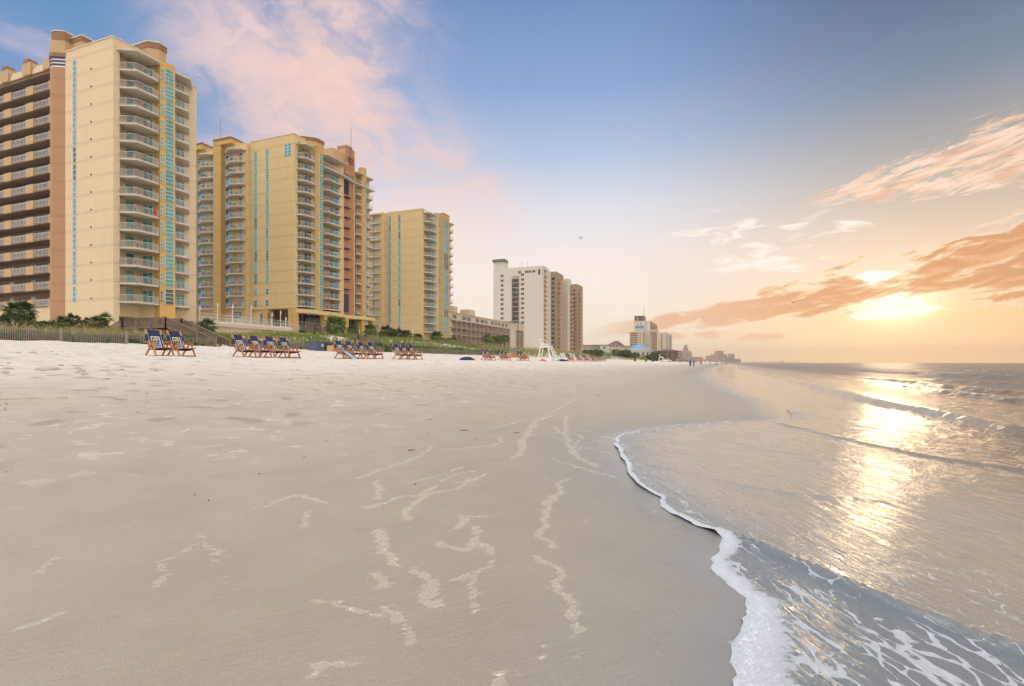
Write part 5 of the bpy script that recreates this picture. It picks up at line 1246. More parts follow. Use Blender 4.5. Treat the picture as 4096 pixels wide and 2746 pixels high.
palm_px('tall round palm before the pillars of the wide tower', 1339, 1266, 1340, -84, 3.3, 9, n=40, trunk=.24)
palm_px('shorter palm right of the tall round one under the wide tower', 1410, 1300, 1340, -86, 2.1, 10, n=34)
palm_px('third palm under the right end of the wide tower', 1482, 1298, 1345, -85, 2.4, 11, n=34, trunk=.22)
palm_px('palm left of the blue parasol by the slim tower', 1545, 1302, 1350, -86, 2.8, 12, n=34, m=palmd_m)
palm_px('small palm before the stairs between the towers', 1527, 1325, 1350, -84, 1.4, 13, n=26)
palm_px('slim dark palm right of the lamp post before the slim tower', 1572, 1315, 1350, -86, 2.0, 14, n=30, m=palmd_m)
palm_px('broad dark palm in the clump before the slim tower', 1602, 1314, 1350, -87, 3.0, 15, n=38, m=palmd_m)
palm_px('second broad palm in the clump before the slim tower', 1627, 1322, 1350, -87, 2.6, 16, n=36, m=palmd_m)
palm_px('low wide palm right of the clump before the slim tower', 1672, 1335, 1350, -87, 2.4, 17, n=34, m=palmd_m)
palm_px('palm against the seaward corner of the slim tower', 1745, 1326, 1352, -88, 3.1, 18, n=36, m=palmd_m)
palm_px('low palms hedge piece between slim tower and motel', 1815, 1352, 1365, -88, 2.4, 19, n=34, m=palmd_m, low=-.8)
palm_px('low palm left of the hedge piece by the motel', 1800, 1352, 1365, -89, 2.0, 191, n=30, m=palmd_m, low=-.8)
for i, (px, yt) in enumerate([(1943, 1338), (1981, 1344), (2000, 1341), (2018, 1339)]):
    palm_px(['tall palm before the middle bays of the low motel', 'second tall motel palm with the lit lamp beside it', 'third tall motel palm, close to its right neighbour', 'rightmost tall palm before the motel end block'][i], px, yt, 1395, -84, 2.7, 20+i, n=30, trunk=.26, lean=((.4, 0), (-.5, 0), (.1, 0), (.3, 0))[i])
palm_px('lone palm before the far seaside motel', 2461, 1398, 1425, -68, 4.6, 30, n=26, trunk=.5)
palm_px('dark palm at the foot of the grey condominium', 2178, 1386, 1400, -80, 2.6, 31, n=30, m=palmd_m, low=-.8)
# leafy shrubs
def shrub(label, px, u, ytop, R, seed, m=None, n=900, name='shrub'):
    v, y = at_u(px, u); g = G(u, v); H = max(.6, zpx(ytop, y)-g); rng = np.random.RandomState(seed)
    b = thing(name, label, 'shrub', (u, v, g), group='shrubs on the dune')
    P = rng.normal(0, 1, (n, 3)); P /= np.linalg.norm(P, axis=1)[:, None]; P *= (rng.uniform(.35, 1, n)**.5)[:, None]*(1+.25*np.sin(P[:, :1]*5+seed))
    mb = MB()
    for x, y_, z in P:
        c_ = Vector((u+x*R, v+y_*R, g+H*.5+z*H*.52)); s_ = R*.11*rng.uniform(.6, 1.4); a = Vector(rng.normal(0, 1, 3)).normalized(); b_ = a.orthogonal().normalized()
        mb.quad(c_-a*s_, c_+b_*s_*.6, c_+a*s_, c_-b_*s_*.6)
    mb.build('leaves', m or shrub_m, b)
    MB().tube([(u, v, g-.2), (u+.1, v, g+H*.5)], [.08, .04], 6).build('stem', bark_m, b)
shrub('dark round shrub beside the louvered panels of the corridor wing', 130, -74, 1292, 1.3, 1, palmd_m)
shrub('dark low shrub left of the terracotta pilaster', 180, -74, 1290, 1.5, 2, palmd_m)
shrub('dark shrub right below the terracotta pilaster', 222, -74, 1288, 1.3, 3, palmd_m)
shrub('bright green bush at the corner of the slim tower', 1778, -80, 1352, 2.6, 4)
shrub('broad green bush left of the bright one by the slim tower', 1752, -80, 1356, 2.2, 41)
shrub('dark round tree on the dune before the green-edged motel', 2372, -64, 1400, 5.5, 5, palmd_m)
shrub('dark bushy tree left of the white pavilion', 2495, -66, 1402, 7, 6, palmd_m)
shrub('brown-green bush before the white pavilion', 2535, -66, 1413, 6, 7, palmd_m)
shrub('low bush at the left foot of the shingled lodge', 2622, -50, 1412, 8, 8, palmd_m)

# ------------------------------------------------------------------ beach chairs
orange = plain('varnished_wood', (.46, .19, .045), .45, noise_=.35, scale=12)
navyf = plain('navy_canvas', (.012, .022, .075), .85, noise_=.3, scale=20)
whitef = plain('white_print', (.62, .66, .72), .8)
yel = plain('yellow_print', (.68, .50, .12), .8)
def make_chair():
    c = thing('beach_chair', 'navy canvas beach chair', 'beach chair', (0, 0, 0), group='navy and wood beach chairs in a row')
    hw = .31
    def B(name, p, q, w=.05, h=None, par=c, m=None): return MB().bar(p, q, w, h).build(name, m or orange, par)
    for s in (-1, 1):
        y = s*hw
        B('rear_leg', (-.42, y, 0), (.14, y, .60), .045, .055)
        B('front_leg', (.16, y*1.08, .60), (.45, y*1.08, 0), .045, .055)
        B('back_post', (-.12, y*.92, .28), (-.46, y*.92, 1.12), .045, .05)
        B('armrest', (-.34, y*1.12, .60), (.30, y*1.12, .635), .09, .03)
        B('seat_rail', (-.16, y*.86, .30), (.52, y*.86, .37), .045, .045)
        B('foot_rail', (-.42, y*1.0, .045), (.44, y*1.0, .045), .04, .04)
    for nm, x, z in (('crossbar', -.41, .05), ('crossbar', .43, .06), ('crossbar', .51, .37), ('crossbar', -.45, 1.08), ('crossbar', -.40, .97), ('crossbar', -.14, .31)):
        B(nm, (x, -hw, z), (x, hw, z), .035)
    # back sling: a gently sagging sheet
    def sheet(P, halfw, th=.012, y0=None):
        mb = MB()
        for (a, b_) in zip(P[:-1], P[1:]):
            mb.quad((a[0], -halfw, a[1]), (a[0], halfw, a[1]), (b_[0], halfw, b_[1]), (b_[0], -halfw, b_[1]))
            mb.quad((a[0]-th, -halfw, a[1]), (b_[0]-th, -halfw, b_[1]), (b_[0]-th, halfw, b_[1]), (a[0]-th, halfw, a[1]))
        return mb
    bp = [(-.43, 1.09), (-.34, .90), (-.24, .68), (-.13, .46), (-.04, .31)]
    sl = sheet(bp, .235).build('back_sling', navyf, c)
    sheet([(-.44, 1.088), (-.135, .45)], .262).build('piping', whitef, sl)
    for s in (-1, 1): MB().bar((-.38, s*hw*.92, .90), (-.26, s*hw*.92, .62), .075, .075).build('canvas_sleeve', navyf, c)
    sheet([(-.10, .31), (.08, .265), (.28, .28), (.50, .365)], .25).build('seat_sling', navyf, c)
    def on(y0, y1, s0, s1, off, mb):
        # patch on the back sling between fractions s0..s1 down its length
        def P(s_):
            L = len(bp)-1; k = min(int(s_*L), L-1); f = s_*L-k; return (bp[k][0]+(bp[k+1][0]-bp[k][0])*f+off, bp[k][1]+(bp[k+1][1]-bp[k][1])*f)
        ss = [s0+(s1-s0)*i/4 for i in range(5)]
        for a, b_ in zip(ss[:-1], ss[1:]):
            A, Bb = P(a), P(b_); mb.quad((A[0], y0, A[1]), (A[0], y1, A[1]), (Bb[0], y1, Bb[1]), (Bb[0], y0, Bb[1]))
    fr = MB(); on(-.165, .165, .33, .365, .006, fr); on(-.165, .165, .81, .85, .006, fr); on(-.165, -.135, .365, .81, .006, fr); on(.135, .165, .365, .81, .006, fr)
    fr.build('printed_frame', whitef, sl)
    el_ = MB(); pts = []
    for k in range(16):
        a = k/16*2*math.pi; y = .10*math.cos(a); s_ = .47+.085*math.sin(a)
        L = 4; kk = min(int(s_*L), 3); f = s_*L-kk
        pts.append((bp[kk][0]+(bp[kk+1][0]-bp[kk][0])*f+.010, y, bp[kk][1]+(bp[kk+1][1]-bp[kk][1])*f))
    el_.quad(*pts[::-1]); el_.build('printed_sun', yel, sl)
    st = MB(); on(-.06, -.035, .40, .47, .014, st); on(-.035, .0, .45, .51, .014, st); on(.0, .05, .49, .53, .014, st); st.build('printed_bird', navyf, sl)
    tx = MB()
    for r_, (s0, s1) in enumerate(((.585, .655), (.68, .755))):
        for k in range(5):
            y = -.115+k*.05; on(y, y+.010, s0, s1, .008, tx)
            if (k+r_) % 2: on(y+.010, y+.034, s0, s0+.018, .008, tx)
            else: on(y+.024, y+.034, s0, s1, .008, tx); on(y+.010, y+.024, s1-.018, s1, .008, tx)
    tx.build('printed_letters', whitef, sl)
    return c
ch0 = make_chair(); chmap = {}
for c in bpy.data.objects:
    if c.parent: chmap.setdefault(c.parent.name, []).append(c)
CR = math.radians(-4)
wdx, wdy = -math.sin(CR), math.cos(CR)
groups = [(636, 2, 'pair nearest the front cream tower'), (975, 4, 'row of four before the pool terrace'), (1372, 2, 'pair left of the tilted panel'), (1462, 2, 'pair right of the tilted panel'), (1600, 3, 'trio below the slim tower'),
          (1943, 2, 'pair before the motel palms'), (2009, 2, 'pair left of the wooden crates'), (2085, 2, 'pair just left of the lifeguard stand'),
          (2277, 2, 'first pair right of the lifeguard stand'), (2314, 2, 'second pair right of the lifeguard stand'), (2343, 2, 'third pair right of the lifeguard stand'), (2371, 2, 'fourth pair right of the lifeguard stand'), (2393, 2, 'fifth pair right of the lifeguard stand'), (2415, 1, 'end')]
ordn = ['first', 'second', 'third', 'last']
first = True
for px, n, nm in groups:
    uu_ = -22.2; v, y = at_u(px, uu_)
    for i in range(n):
        o = ch0 if first else copy_tree(ch0, None, chmap); first = False
        x_, y_ = uu_+wdx*.93*i, v+wdy*.93*i
        o.scale = (1.06,)*3; o.location = (x_, y_, G(x_, y_)+.02+.08*math.exp(-((x_+20.3)/1.0)**2)); o.rotation_euler = (0, 0, CR+math.radians(random.uniform(-5, 5)))
        if n == 1: o['label'] = 'single navy and wood beach chair at the far end of the row'
        elif n == 2: o['label'] = ('left' if i == 0 else 'right')+' navy beach chair of the '+nm
        else: o['label'] = (ordn[i] if i < n-1 else 'last')+' navy beach chair from the left in the '+nm
# ------------------------------------------------------------------ beach furniture
def gz(u, v): return G(u, v)+.03
v, y = at_u(1412, -21.2)
TP = thing('tilted_panel', 'pale canvas panel in a navy frame propped against the beach chairs', 'panel', (-21.2, v, gz(-21.2, v)))
z = TP['_o'][2]; q0 = (-21.7, v-.1, z+.5); q1 = (-20.9, v+.05, z)
part(TP, 'canvas', lambda m: m.quad((q0[0], v-.35, q0[2]), (q0[0], v+.2, q0[2]), (q1[0], v+.2, q1[2]), (q1[0], v-.35, q1[2])), plain('grey_canvas', (.30, .32, .34), .85))
for dv in (-.38, .23): part(TP, 'side_rail', lambda m: m.bar((q0[0], v+dv, q0[2]), (q1[0], v+dv, q1[2]), .05), navyf)
def locker(px0, px1, u, ytop, label, mtl):
    v0, y0 = at_u(px0, u); v1, _ = at_u(px1, u); z = G(u, v0); h = zpx(ytop, y0)-z
    b = thing('storage_locker', label, 'storage box', (u, v0, z)); v1 = min(v1, v0+3.6)
    part(b, 'box', lambda m: m.box(u-1.5, u, v0, v1, z+.12, z+h-.12), mtl)
    part(b, 'lid', lambda m: m.prism([(u-1.6, v0-.05), (u+.06, v0-.05), (u+.06, v1+.05), (u-1.6, v1+.05)], z+h-.12, z+h), mtl)
    for f in (0, .5): part(b, 'door_panel', lambda m: m.box(u+.001, u+.04, v0+.1+(v1-v0-.1)*f, v0+(v1-v0)*(f+.5)-.1, z+.22, z+h-.2), M['glassd'] if f else mtl)
    part(b, 'label_plate', lambda m: m.box(u+.041, u+.05, v0+.9, v0+1.2, z+.6, z+.95), whitef)
    part(b, 'skid', lambda m: (m.box(u-1.4, u-.1, v0+.2, v1-.2, z-.05, z+.119)), M['wood'])
grayb = plain('slate_blue_plastic', (.07, .09, .16), .5)
locker(1266, 1329, -48, 1366, 'slate-blue storage locker on the sand behind the beach chairs', grayb)
locker(2064, 2090, -40, 1401, 'grey storage box beside the wooden crates near the motel', plain('grey_box', (.20, .22, .28), .6))
def crate(px, u, w, h, label):
    v, y = at_u(px, u); z = G(u, v)
    b = thing('wooden_crate', label, 'crate', (u, v, z), group='varnished wooden crates')
    for k in range(int(w/.22)): part(b, 'slat', lambda m: m.box(u-.02, u+.02, v+k*.22, v+k*.22+.18, z, z+h), orange)
    part(b, 'crate_body', lambda m: m.box(u-1.0, u-.03, v+.02, v+w-.05, z, z+h*.9), M['tan'])
crate(2046, -38, 3.2, 1.0, 'wide orange-brown crate of stacked chairs left of the storage box')
crate(2093, -38, 2.2, .95, 'narrow orange-brown crate right of the storage box')
crate(1333, -46, 1.2, .9, 'stack of folded wooden chairs right of the slate-blue locker')
def bundle(px, u, L, label, mtl, name='towel_bundle', h=.3):
    v, y = at_u(px, u); z = gz(u, v); rng = np.random.RandomState(int(px)); mb = MB(); n, k = 12, 8
    idx = len(mb.v)
    for i in range(n+1):
        for j in range(k):
            a = math.pi*j/(k-1); r = math.sin(math.pi*min(max((i+.3)/(n+.6), 0), 1))**.5
            rr_ = 1+.25*rng.uniform(-1, 1)
            mb.v.append((u+math.cos(a)*.32*r*rr_+i/n*L*.5, v+i/n*L, z+math.sin(a)*h*r*rr_-.02))
    for i in range(n):
        for j in range(k-1): mb.f.append((i*k+j, i*k+j+1, (i+1)*k+j+1, (i+1)*k+j)); mb.mi.append(0)
    o = mb.build(name, mtl, None, smooth=True, loc=(u, v, z)); tag(o, label, 'bundle')
bundle(1840, -23, 1.5, 'crumpled dark blue tarpaulin lying on the sand between the chair groups', navyf)
bundle(2226, -22.6, 2.2, 'dark blue bundle on the sand right of the lifeguard stand', navyf)
redm = plain('red_plastic', (.62, .06, .03), .45)
bundle(2166, -22.3, .6, 'small red rescue float lying under the lifeguard stand', redm, 'rescue_float', .28)

def guard_stand(px, u, H, label, det=True):
    v, y = at_u(px, u); z = gz(u, v)
    b = thing('lifeguard_stand', label, 'lifeguard stand', (u, v, z), group='white wooden lifeguard stands')
    m = M['white']; sh_ = H*.62
    def bb(name, p, q, w=.1, h=None): MB().bar((u+p[0]*H/3, v+p[1]*H/3, z+p[2]*H/3), (u+q[0]*H/3, v+q[1]*H/3, z+q[2]*H/3), w*H/3, (h or w)*H/3).build(name, m, b)
    for sy in (-.75, .75):
        bb('rear_leg', (-1.05, sy*1.15, 0), (-.65, sy*.85, 2.0), .13); bb('front_leg', (.95, sy*1.1, 0), (.45, sy*.85, 2.0), .13)
        bb('side_beam', (-.75, sy*.9, 2.0), (.75, sy*.9, 2.05), .06, .24); bb('base_beam', (-1.0, sy*1.15, .22), (.95, sy*1.12, .22), .06, .2)
        bb('side_brace', (-.85, sy, .95), (-.85, -sy, .95), .06, .18) if sy < 0 else None
        bb('armrest', (-.55, sy*.6, 2.45), (.35, sy*.6, 2.45), .1, .06); bb('back_upright', (-.5, sy*.6, 2.05), (-.72, sy*.6, 3.0), .09)
        bb('ladder_rail', (1.75, sy*.75, 0), (.6, sy*.6, 2.15), .07, .12)
    bb('base_cross', (-1.0, -.85, .22), (-1.0, .85, .22), .06, .2); bb('base_cross', (.95, -.85, .22), (.95, .85, .22), .06, .2)
    for k in range(4): f = k/4; bb('ladder_step', (1.62-f*1.06, -.62, .28+f*1.95), (1.62-f*1.06, .62, .28+f*1.95), .30, .07)
    MB().box(u-.75*H/3, u+.75*H/3, v-.72*H/3, v+.72*H/3, z+2.06*H/3, z+2.14*H/3).build('platform', m, b)
    MB().box(u-.5*H/3, u+.15*H/3, v-.55*H/3, v+.55*H/3, z+2.30*H/3, z+2.38*H/3).build('seat', m, b)
    MB().bar((u-.55*H/3, v, z+2.4*H/3), (u-.74*H/3, v, z+3.0*H/3), 1.15*H/3, .05).build('backrest', m, b)
    MB().box(u-.95*H/3, u-.3*H/3, v-.65*H/3, v+.65*H/3, z+3.0*H/3, z+3.07*H/3).build('head_shelf', m, b)
guard_stand(2185, -22.0, 2.85, 'large white wooden lifeguard stand with a ladder among the beach chairs')
guard_stand(2645, -20.5, 2.85, 'second white lifeguard stand farther down the beach, beside the parked truck')
guard_stand(2707, -34, 2.6, 'third, tiny white lifeguard stand beyond the parked truck')

# pickup truck, far away
def truck(px, u):
    v, y = at_u(px, u); z = gz(u, v)
    b = thing('pickup_truck', 'small white pickup truck parked on the far sand beside a lifeguard stand', 'truck', (u, v, z))
    wm = M['white']
    m = MB()
    prof = [(-2.6, .55), (-2.6, 1.05), (-.3, 1.1), (-.1, 1.75), (1.1, 1.78), (1.6, 1.15), (2.5, 1.05), (2.6, .5)]
    n = len(prof)
    P_ = [(u+x, v-.9, z+h) for x, h in prof]; Q_ = [(u+x, v+.9, z+h) for x, h in prof]
    m.quad(*P_); m.quad(*Q_[::-1])
    for k in range(n): m.quad(P_[k], P_[(k+1) % n], Q_[(k+1) % n], Q_[k])
    m.build('body', wm, b)
    part(b, 'side_window', lambda m: m.prism([(u+.0, v-.93), (u+1.15, v-.93), (u+1.15, v-.905), (u+.0, v-.905)], z+1.2, z+1.62), M['glassd'])
    for x in (-1.6, 1.7):
        for s in (-.86, .86): part(b, 'wheel', lambda m: m.tube([(u+x, v+s-.1, z+.38), (u+x, v+s+.1, z+.38)], .38, 12), M['dark'])
truck(2664, -28)
for i, px in enumerate((2540, 2584, 2611)):
    v, y = at_u(px, -27); z = gz(-27, v)
    b = thing('trash_barrel', ['leftmost dark trash barrel on the far sand', 'middle dark trash barrel on the far sand', 'rightmost dark trash barrel, nearest the second lifeguard stand'][i], 'barrel', (-27, v, z), group='trash barrels')
    part(b, 'barrel', lambda m: m.tube([(-27, v, z), (-27, v, z+.5), (-27, v, z+1.0)], [.36, .4, .38], 10), M['brownrail'])
    part(b, 'rim', lambda m: m.tube([(-27, v, z+1.0), (-27, v, z+1.06)], .42, 10), M['wood'])

# ------------------------------------------------------------------ people
skin_m = plain('skin', (.45, .26, .17), .6, noise_=.05)
hairs = [plain('dark_hair', (.03, .02, .015), .7), plain('brown_hair', (.12, .06, .03), .7)]
def skinned(name, verts, edges, radii, m, parent, sub=1):
    me = bpy.data.meshes.new(name); me.from_pydata(verts, edges, []); o = bpy.data.objects.new(name, me); COL.objects.link(o)
    o.modifiers.new('s', 'SKIN')
    if not me.skin_vertices: return None
    for i, r in enumerate(radii):
        me.skin_vertices[0].data[i].radius = (r, r) if not isinstance(r, tuple) else r
    me.skin_vertices[0].data[0].use_root = True
    o.modifiers.new('d', 'SUBSURF').levels = sub
    dg = bpy.context.evaluated_depsgraph_get(); ev_ = o.evaluated_get(dg); nm = bpy.data.meshes.new_from_object(ev_); nm.name = name
    bpy.data.objects.remove(o); bpy.data.meshes.remove(me)
    nm.materials.clear(); nm.materials.append(m); nm.polygons.foreach_set('use_smooth', [True]*len(nm.polygons))
    o = bpy.data.objects.new(name, nm); COL.objects.link(o); o.parent = parent; return o
def person(label, u, v, face, top, bottom, stride=.18, H=1.72, z=None, long_=True, arms='down', skirt=False, hair=0):
    z = gz(u, v)-.03 if z is None else z
    b = thing('person', label, 'person', (u, v, z), face); k = H/1.72; s = stride
    if arms == 'down': la = [(-.05, .24, 1.12), (.03, .27, .88)]; ra = [(.0, -.24, 1.12), (.06, -.27, .88)]
    else: la = [(.12, .26, 1.12), (.36, .20, 1.08)]; ra = [(.12, -.26, 1.12), (.36, -.20, 1.08)]
    V_ = [(0, 0, .92), (0, 0, 1.12), (0, 0, 1.40), (0, 0, 1.50), (.02, 0, 1.62), (.01, 0, 1.70),
          (0, .18, 1.40), la[0], la[1], (la[1][0]+.04, la[1][1], la[1][2]-.08), (0, -.18, 1.40), ra[0], ra[1], (ra[1][0]+.04, ra[1][1], ra[1][2]-.08),
          (s*.5, .09, .48), (s*.9-.1, .09, .08), (s*.9+.06, .09, .03), (-s*.3, -.09, .48), (-s*1.1, -.09, .09), (-s*1.1+.15, -.09, .03)]
    Ed = [(0, 1), (1, 2), (2, 3), (3, 4), (4, 5), (2, 6), (6, 7), (7, 8), (8, 9), (2, 10), (10, 11), (11, 12), (12, 13), (0, 14), (14, 15), (15, 16), (0, 17), (17, 18), (18, 19)]
    R_ = [.13, .12, .13, .055, .10, .08, .065, .045, .035, .03, .065, .045, .035, .03, .07, .045, .04, .07, .045, .04]
    sc_ = lambda P: [(x*k, y*k, zz*k) for x, y, zz in P]
    skinned('body', sc_(V_), Ed, [r*k for r in R_], skin_m, b)
    skinned('top', sc_([V_[0], V_[1], V_[2], V_[6], V_[7], V_[8], V_[10], V_[11], V_[12], (0, 0, .86)]), [(0, 1), (1, 2), (2, 3), (3, 4), (4, 5), (2, 6), (6, 7), (7, 8), (0, 9)], [r*k for r in (.165, .155, .165, .09, .07, .058, .09, .07, .058, .17)], top, b)
    hp = sc_([V_[0], V_[14], (V_[15][0], .09, .14 if long_ else .40), V_[17], (V_[18][0], -.09, .15 if long_ else .40)])
    if not long_: hp = sc_([V_[0], (s*.5, .09, .50), (s*.5, .09, .47), (-s*.3, -.09, .50), (-s*.3, -.09, .47)])
    skinned('trousers' if long_ else 'shorts', hp, [(0, 1), (1, 2), (0, 3), (3, 4)], [r*k for r in (.15, .09, .062, .09, .062)], bottom, b)
    skinned('hair', sc_([(-.02, 0, 1.66), (-.04, 0, 1.72), (-.07, 0, 1.55)]), [(0, 1), (0, 2)], [.105*k, .07*k, .06*k], hairs[hair], b)
    return b
blue1 = plain('royal_blue_cloth', (.035, .06, .30), .85); blue2 = plain('sky_blue_cloth', (.07, .22, .36), .85); darkc = plain('charcoal_cloth', (.03, .03, .035), .85)
khak = plain('khaki_cloth', (.26, .19, .13), .85); lime = plain('lime_cloth', (.45, .50, .06), .85); redc = plain('red_cloth', (.42, .05, .04), .85); whitec = plain('white_cloth', (.6, .58, .56), .85)
def pos_px(px, yfoot):
    a = (px-2048)/F; y = 100
    lo, hi = 40.0, 900.0
    best = min((abs(HOR-(G(yy*(a*CT-ST), yy*(a*ST+CT))-CZ)*F/yy-yfoot), yy) for yy in np.linspace(lo, hi, 1500)); return best[1]
def per(px, dist, **k):
    a = (px-2048)/F; u, v = dist*(a*CT-ST), dist*(a*ST+CT); return dict(u=u, v=v, **k)
person('left walker in a royal blue jacket and dark leggings at the waterline', face=1.9, top=blue1, bottom=darkc, **per(2761, 124))
person('right walker in a sky blue jacket and khaki trousers at the waterline', face=1.7, top=blue2, bottom=khak, stride=.1, hair=1, **per(2775, 126))
person('person in white top and dark shorts, first of the cluster beyond the blue pair', face=1.2, top=whitec, bottom=darkc, long_=False, **per(2791.5, 250))
person('person in lime shirt walking in the cluster beyond the blue pair', face=-1.4, top=lime, bottom=darkc, long_=False, **per(2807, 235))
person('person in khaki beside the lime shirt', face=1.4, top=khak, bottom=darkc, **per(2801, 240))
person('dark-clothed person standing alone on the wet sand', face=.3, top=darkc, bottom=darkc, stride=.08, **per(2840.5, 265))
person('dark-clothed person standing next to a crouched companion', face=3.0, top=darkc, bottom=khak, stride=.08, **per(2868, 270))
person('small crouched-looking child beside the dark-clothed person', face=1.0, top=darkc, bottom=darkc, H=.95, stride=.1, **per(2863, 268))
person('tiny walker far off, left of a pair near the far waterline', face=1.0, top=darkc, bottom=darkc, **per(2901, 420))
person('tiny walker far off, middle near the far waterline', face=1.5, top=redc, bottom=darkc, **per(2905, 430))
person('tiny walker far off, right near the far waterline', face=1.9, top=khak, bottom=darkc, **per(2908, 425))
person('tiny stroller in white on the upper sand left of the cluster', face=1.9, top=whitec, bottom=khak, **per(2752, 380))
person('tiny stroller in dark clothes on the upper sand left of the cluster', face=1.9, top=darkc, bottom=darkc, **per(2746, 370))
person('tiny walker in red on the far sand right of the cluster', face=1.2, top=redc, bottom=darkc, **per(2820, 400))
# people on the balconies of the front tower
person('shirtless-looking guest in red shorts leaning on a high balcony rail of the front tower', -87.3, 60.6, -.3, skin_m, redc, z=z1[3], long_=False, arms='fwd', stride=.05)
person('guest in a blue and red shirt on a mid-height balcony of the front tower', -87.3, 61.1, -.5, blue1, redc, z=z1[6], long_=False, arms='fwd', stride=.05)
# deck chairs on the balconies
def make_bchair():
    c = thing('balcony_chair', 'dark chair', 'chair', (0, 0, 0), group='dark chairs on the front tower balconies')
    for x in (-.24, .24):
        for y in (-.24, .24): MB().bar((x, y, 0), (x, y, .42), .04).build('leg', M['brownrail'], c)
    MB().box(-.27, .27, -.27, .27, .42, .47).build('seat', M['brownrail'], c)
    MB().bar((-.25, 0, .47), (-.36, 0, 1.0), .5, .04, up=(0, 1, 0)).build('backrest', M['brownrail'], c)
    return c
bc = make_bchair(); bmap = {}
for c in bpy.data.objects:
    if c.parent: bmap.setdefault(c.parent.name, []).append(c)
fl = ['top', 'second', 'third', 'fourth', 'fifth', 'sixth', 'seventh', 'eighth', 'ninth', 'tenth', 'eleventh', 'twelfth', 'thirteenth', 'lowest']
first = True
for k_, z in enumerate(z1):
    for s_, (x, y) in (('left', (-88.4+random.uniform(-.4, .4), 59.2)), ('right', (-87.6+random.uniform(-.4, .4), 60.2+random.uniform(0, .4)))):
        o = bc if first else copy_tree(bc, None, bmap); first = False
        o.location = (x, y, z+.005); o.rotation_euler = (0, 0, random.uniform(-1.2, .8))
        o['label'] = '%s dark chair on the %s left-hand balcony of the front cream tower' % (s_, fl[k_])

# patio sets on the wide tower
pm_ = MB()
for x, y in ((-.5, -.3), (.45, .25)):
    pm_.box(x-.25, x+.25, y-.25, y+.25, .38, .44)
    for q1 in (-.22, .22):
        for q2 in (-.22, .22): pm_.box(x+q1-.02, x+q1+.02, y+q2-.02, y+q2+.02, 0, .38)
    pm_.bar((x-.22, y, .44), (x-.32, y, .95), .46, .04, up=(0, 1, 0))
pm_.box(-.2, .15, -.1, .25, .4, .45); pm_.box(-.05, .0, .05, .1, 0, .4)
setm = pm_.mesh('patio_set_mesh', M['brownrail'])
for (u, v, nm, zl) in ((-96.4, 106.6, 'corner', z2), (-96.3, 115.0, 'second seaward', z2[1:]), (-114.3, 101.0, 'inner inland-facing', z2), (-124.1, 101.0, 'outer inland-facing', z2)):
    for k_, z in enumerate(zl):
        kk = k_+(1 if len(zl) == 13 else 0)
        o = bpy.data.objects.new('patio_set', setm); COL.objects.link(o); o.location = (u+random.uniform(-.4, .4), v+random.uniform(-.3, .3), z+.004); o.rotation_euler = (0, 0, random.uniform(-.8, .8))
        tag(o, 'dark patio set on the %s balcony of the %s column, wide yellow tower' % (fl[kk], nm), 'patio furniture', 'patio sets on the wide yellow tower')
tb = MB().box(-86.56, -86.50, 60.9, 61.4, z1[8]+.25, z1[8]+1.12); o = tb.build('beach_towel', redc, None, loc=(-86.5, 61.2, z1[8]+.25)); tag(o, 'red towel hanging over a balcony rail of the front cream tower', 'towel')
# gulls
def gull(px, py, dist, label, span=1.1):
    a = (px-2048)/F; u, v = dist*(a*CT-ST), dist*(a*ST+CT); z = zpx(py, dist)
    b = thing('gull', label, 'bird', (u, v, z), group='gulls in the sky'); s = span/2
    m = MB()
    m.tube([(u-.05, v-.25, z), (u, v, z+.02), (u+.02, v+.22, z)], [.02, .07, .03], 6)
    for q in (-1, 1):
        m.quad((u, v-.08, z+.03), (u+q*s*.5, v-.06, z+.2), (u+q*s*.5, v+.08, z+.2), (u, v+.1, z+.03))
        m.quad((u+q*s*.5, v-.06, z+.2), (u+q*s, v-.16, z+.08), (u+q*s, v-.12, z+.08), (u+q*s*.5, v+.08, z+.2))
    m.build('body', M['brownrail'], b)
gull(3173, 1210, 60, 'dark gull flying before the sunlit cloud bank', 1.3); gull(2322, 951, 90, 'tiny gull high over the grey condominium', 1.2); gull(2322, 957, 92, 'second tiny gull just below the high one', 1.2)
# kicked-up clods and footprint rims on the dry sand
cm_ = MB(); rg = random.Random(21)
for _ in range(620):
    v = 3*(120/3)**rg.random(); u = rg.uniform(-21.5, -7.5) if rg.random() < .8 else rg.uniform(-30, -23); z = G(u, v)
    L_ = rg.uniform(.06, .17); a = rg.uniform(0, 3.14); n = 9; h_ = rg.uniform(.015, .045); i0 = len(cm_.v); ca, sa = math.cos(a), math.sin(a)
    for r_, hh in ((1, -.02), (.72, h_*.6)):
        for k_ in range(n):
            q_ = 2*math.pi*k_/n; rr_ = L_*r_*(1+.35*math.sin(q_*2+a)+rg.uniform(-.2, .2)); x, y = rr_*math.cos(q_), rr_*.55*math.sin(q_)
            cm_.v.append((u+x*ca-y*sa, v+x*sa+y*ca, z+hh+.02))
    cm_.v.append((u, v, z+h_+.02))
    for k_ in range(n):
        j = (k_+1) % n; cm_.f += [(i0+k_, i0+j, i0+n+j, i0+n+k_), (i0+n+k_, i0+n+j, i0+2*n)]; cm_.mi += [0, 0]
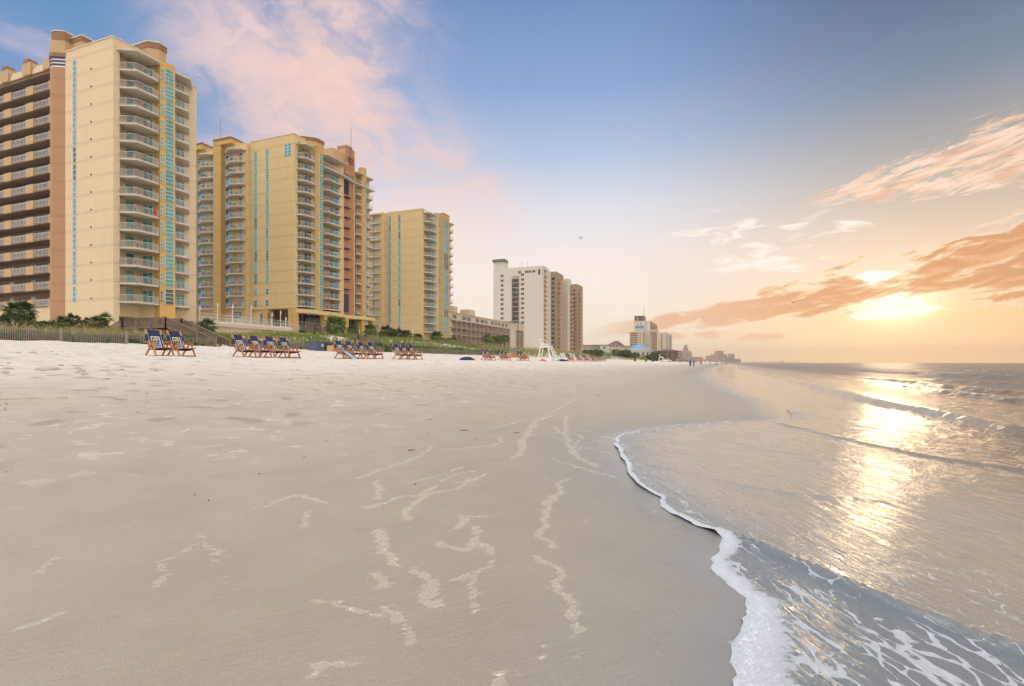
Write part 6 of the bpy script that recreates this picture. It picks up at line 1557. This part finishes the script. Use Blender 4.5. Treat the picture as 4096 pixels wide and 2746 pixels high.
cl_ = cm_.build('sand_clods', plain('damp_sand', (.44, .37, .29), .95, noise_=.5, scale=8), None, smooth=True); tag(cl_, 'kicked-up clods and footprint rims of damper sand', 'sand', kind='stuff')
# twigs, shells and wrack scattered over the sand
tw = MB(); rg = random.Random(3)
for px, py in [(1368, 905), (785, 985), (780, 989), (870, 945), (900, 915), (975, 960), (1060, 985), (740, 1010), (940, 1030), (1180, 990), (650, 975), (600, 950), (1320, 868), (1200, 870), (1430, 880), (1350, 890), (470, 925), (15, 1080), (8, 1081), (1155, 830), (880, 835), (960, 842), (340, 855)]:
    u, v = unp(px, py, 1.7512); z = G(u, v)+.006; L = rg.uniform(.004, .010)*math.hypot(u, v)**.9 ; a = rg.uniform(-.5, .5)+TH
    tw.bar((u-L*math.cos(a), v-L*math.sin(a), z), (u+L*math.cos(a), v+L*math.sin(a), z+.006), .010, .008)
for _ in range(110):
    v = 3+rg.random()**1.6*60; u = rg.uniform(-24, -2.2) if v > 8 else rg.uniform(-7, -1.8); z = G(u, v)+.004; a = rg.uniform(0, 3.1); L = rg.uniform(.008, .035)
    tw.bar((u, v, z), (u+L*math.cos(a), v+L*math.sin(a), z+.004), .006+.005*rg.random(), .006)
two = tw.build('beach_debris', plain('wet_wood', (.09, .06, .045), .8)); tag(two, 'scattered dark twigs, shell bits and wrack on the sand', 'debris', kind='stuff')
# ------------------------------------------------------------------ sea air
HZ = MB(); HZ.box(-5200, 3000, -60, 5600, -6, 130)
hm = bpy.data.materials.new('haze_air'); hm.use_nodes = True; hn = hm.node_tree; hn.nodes.remove(hn.nodes['Principled BSDF'])
pv = hn.nodes.new('ShaderNodeVolumePrincipled'); pv.inputs['Color'].default_value = (.95, .82, .74, 1); pv.inputs['Density'].default_value = .00015; pv.inputs['Anisotropy'].default_value = .45
hn.links.new(pv.outputs[0], hn.nodes['Material Output'].inputs['Volume'])
hz = HZ.build('haze', hm); tag(hz, 'thin warm sea haze over the beach and far shore', 'haze', kind='stuff')
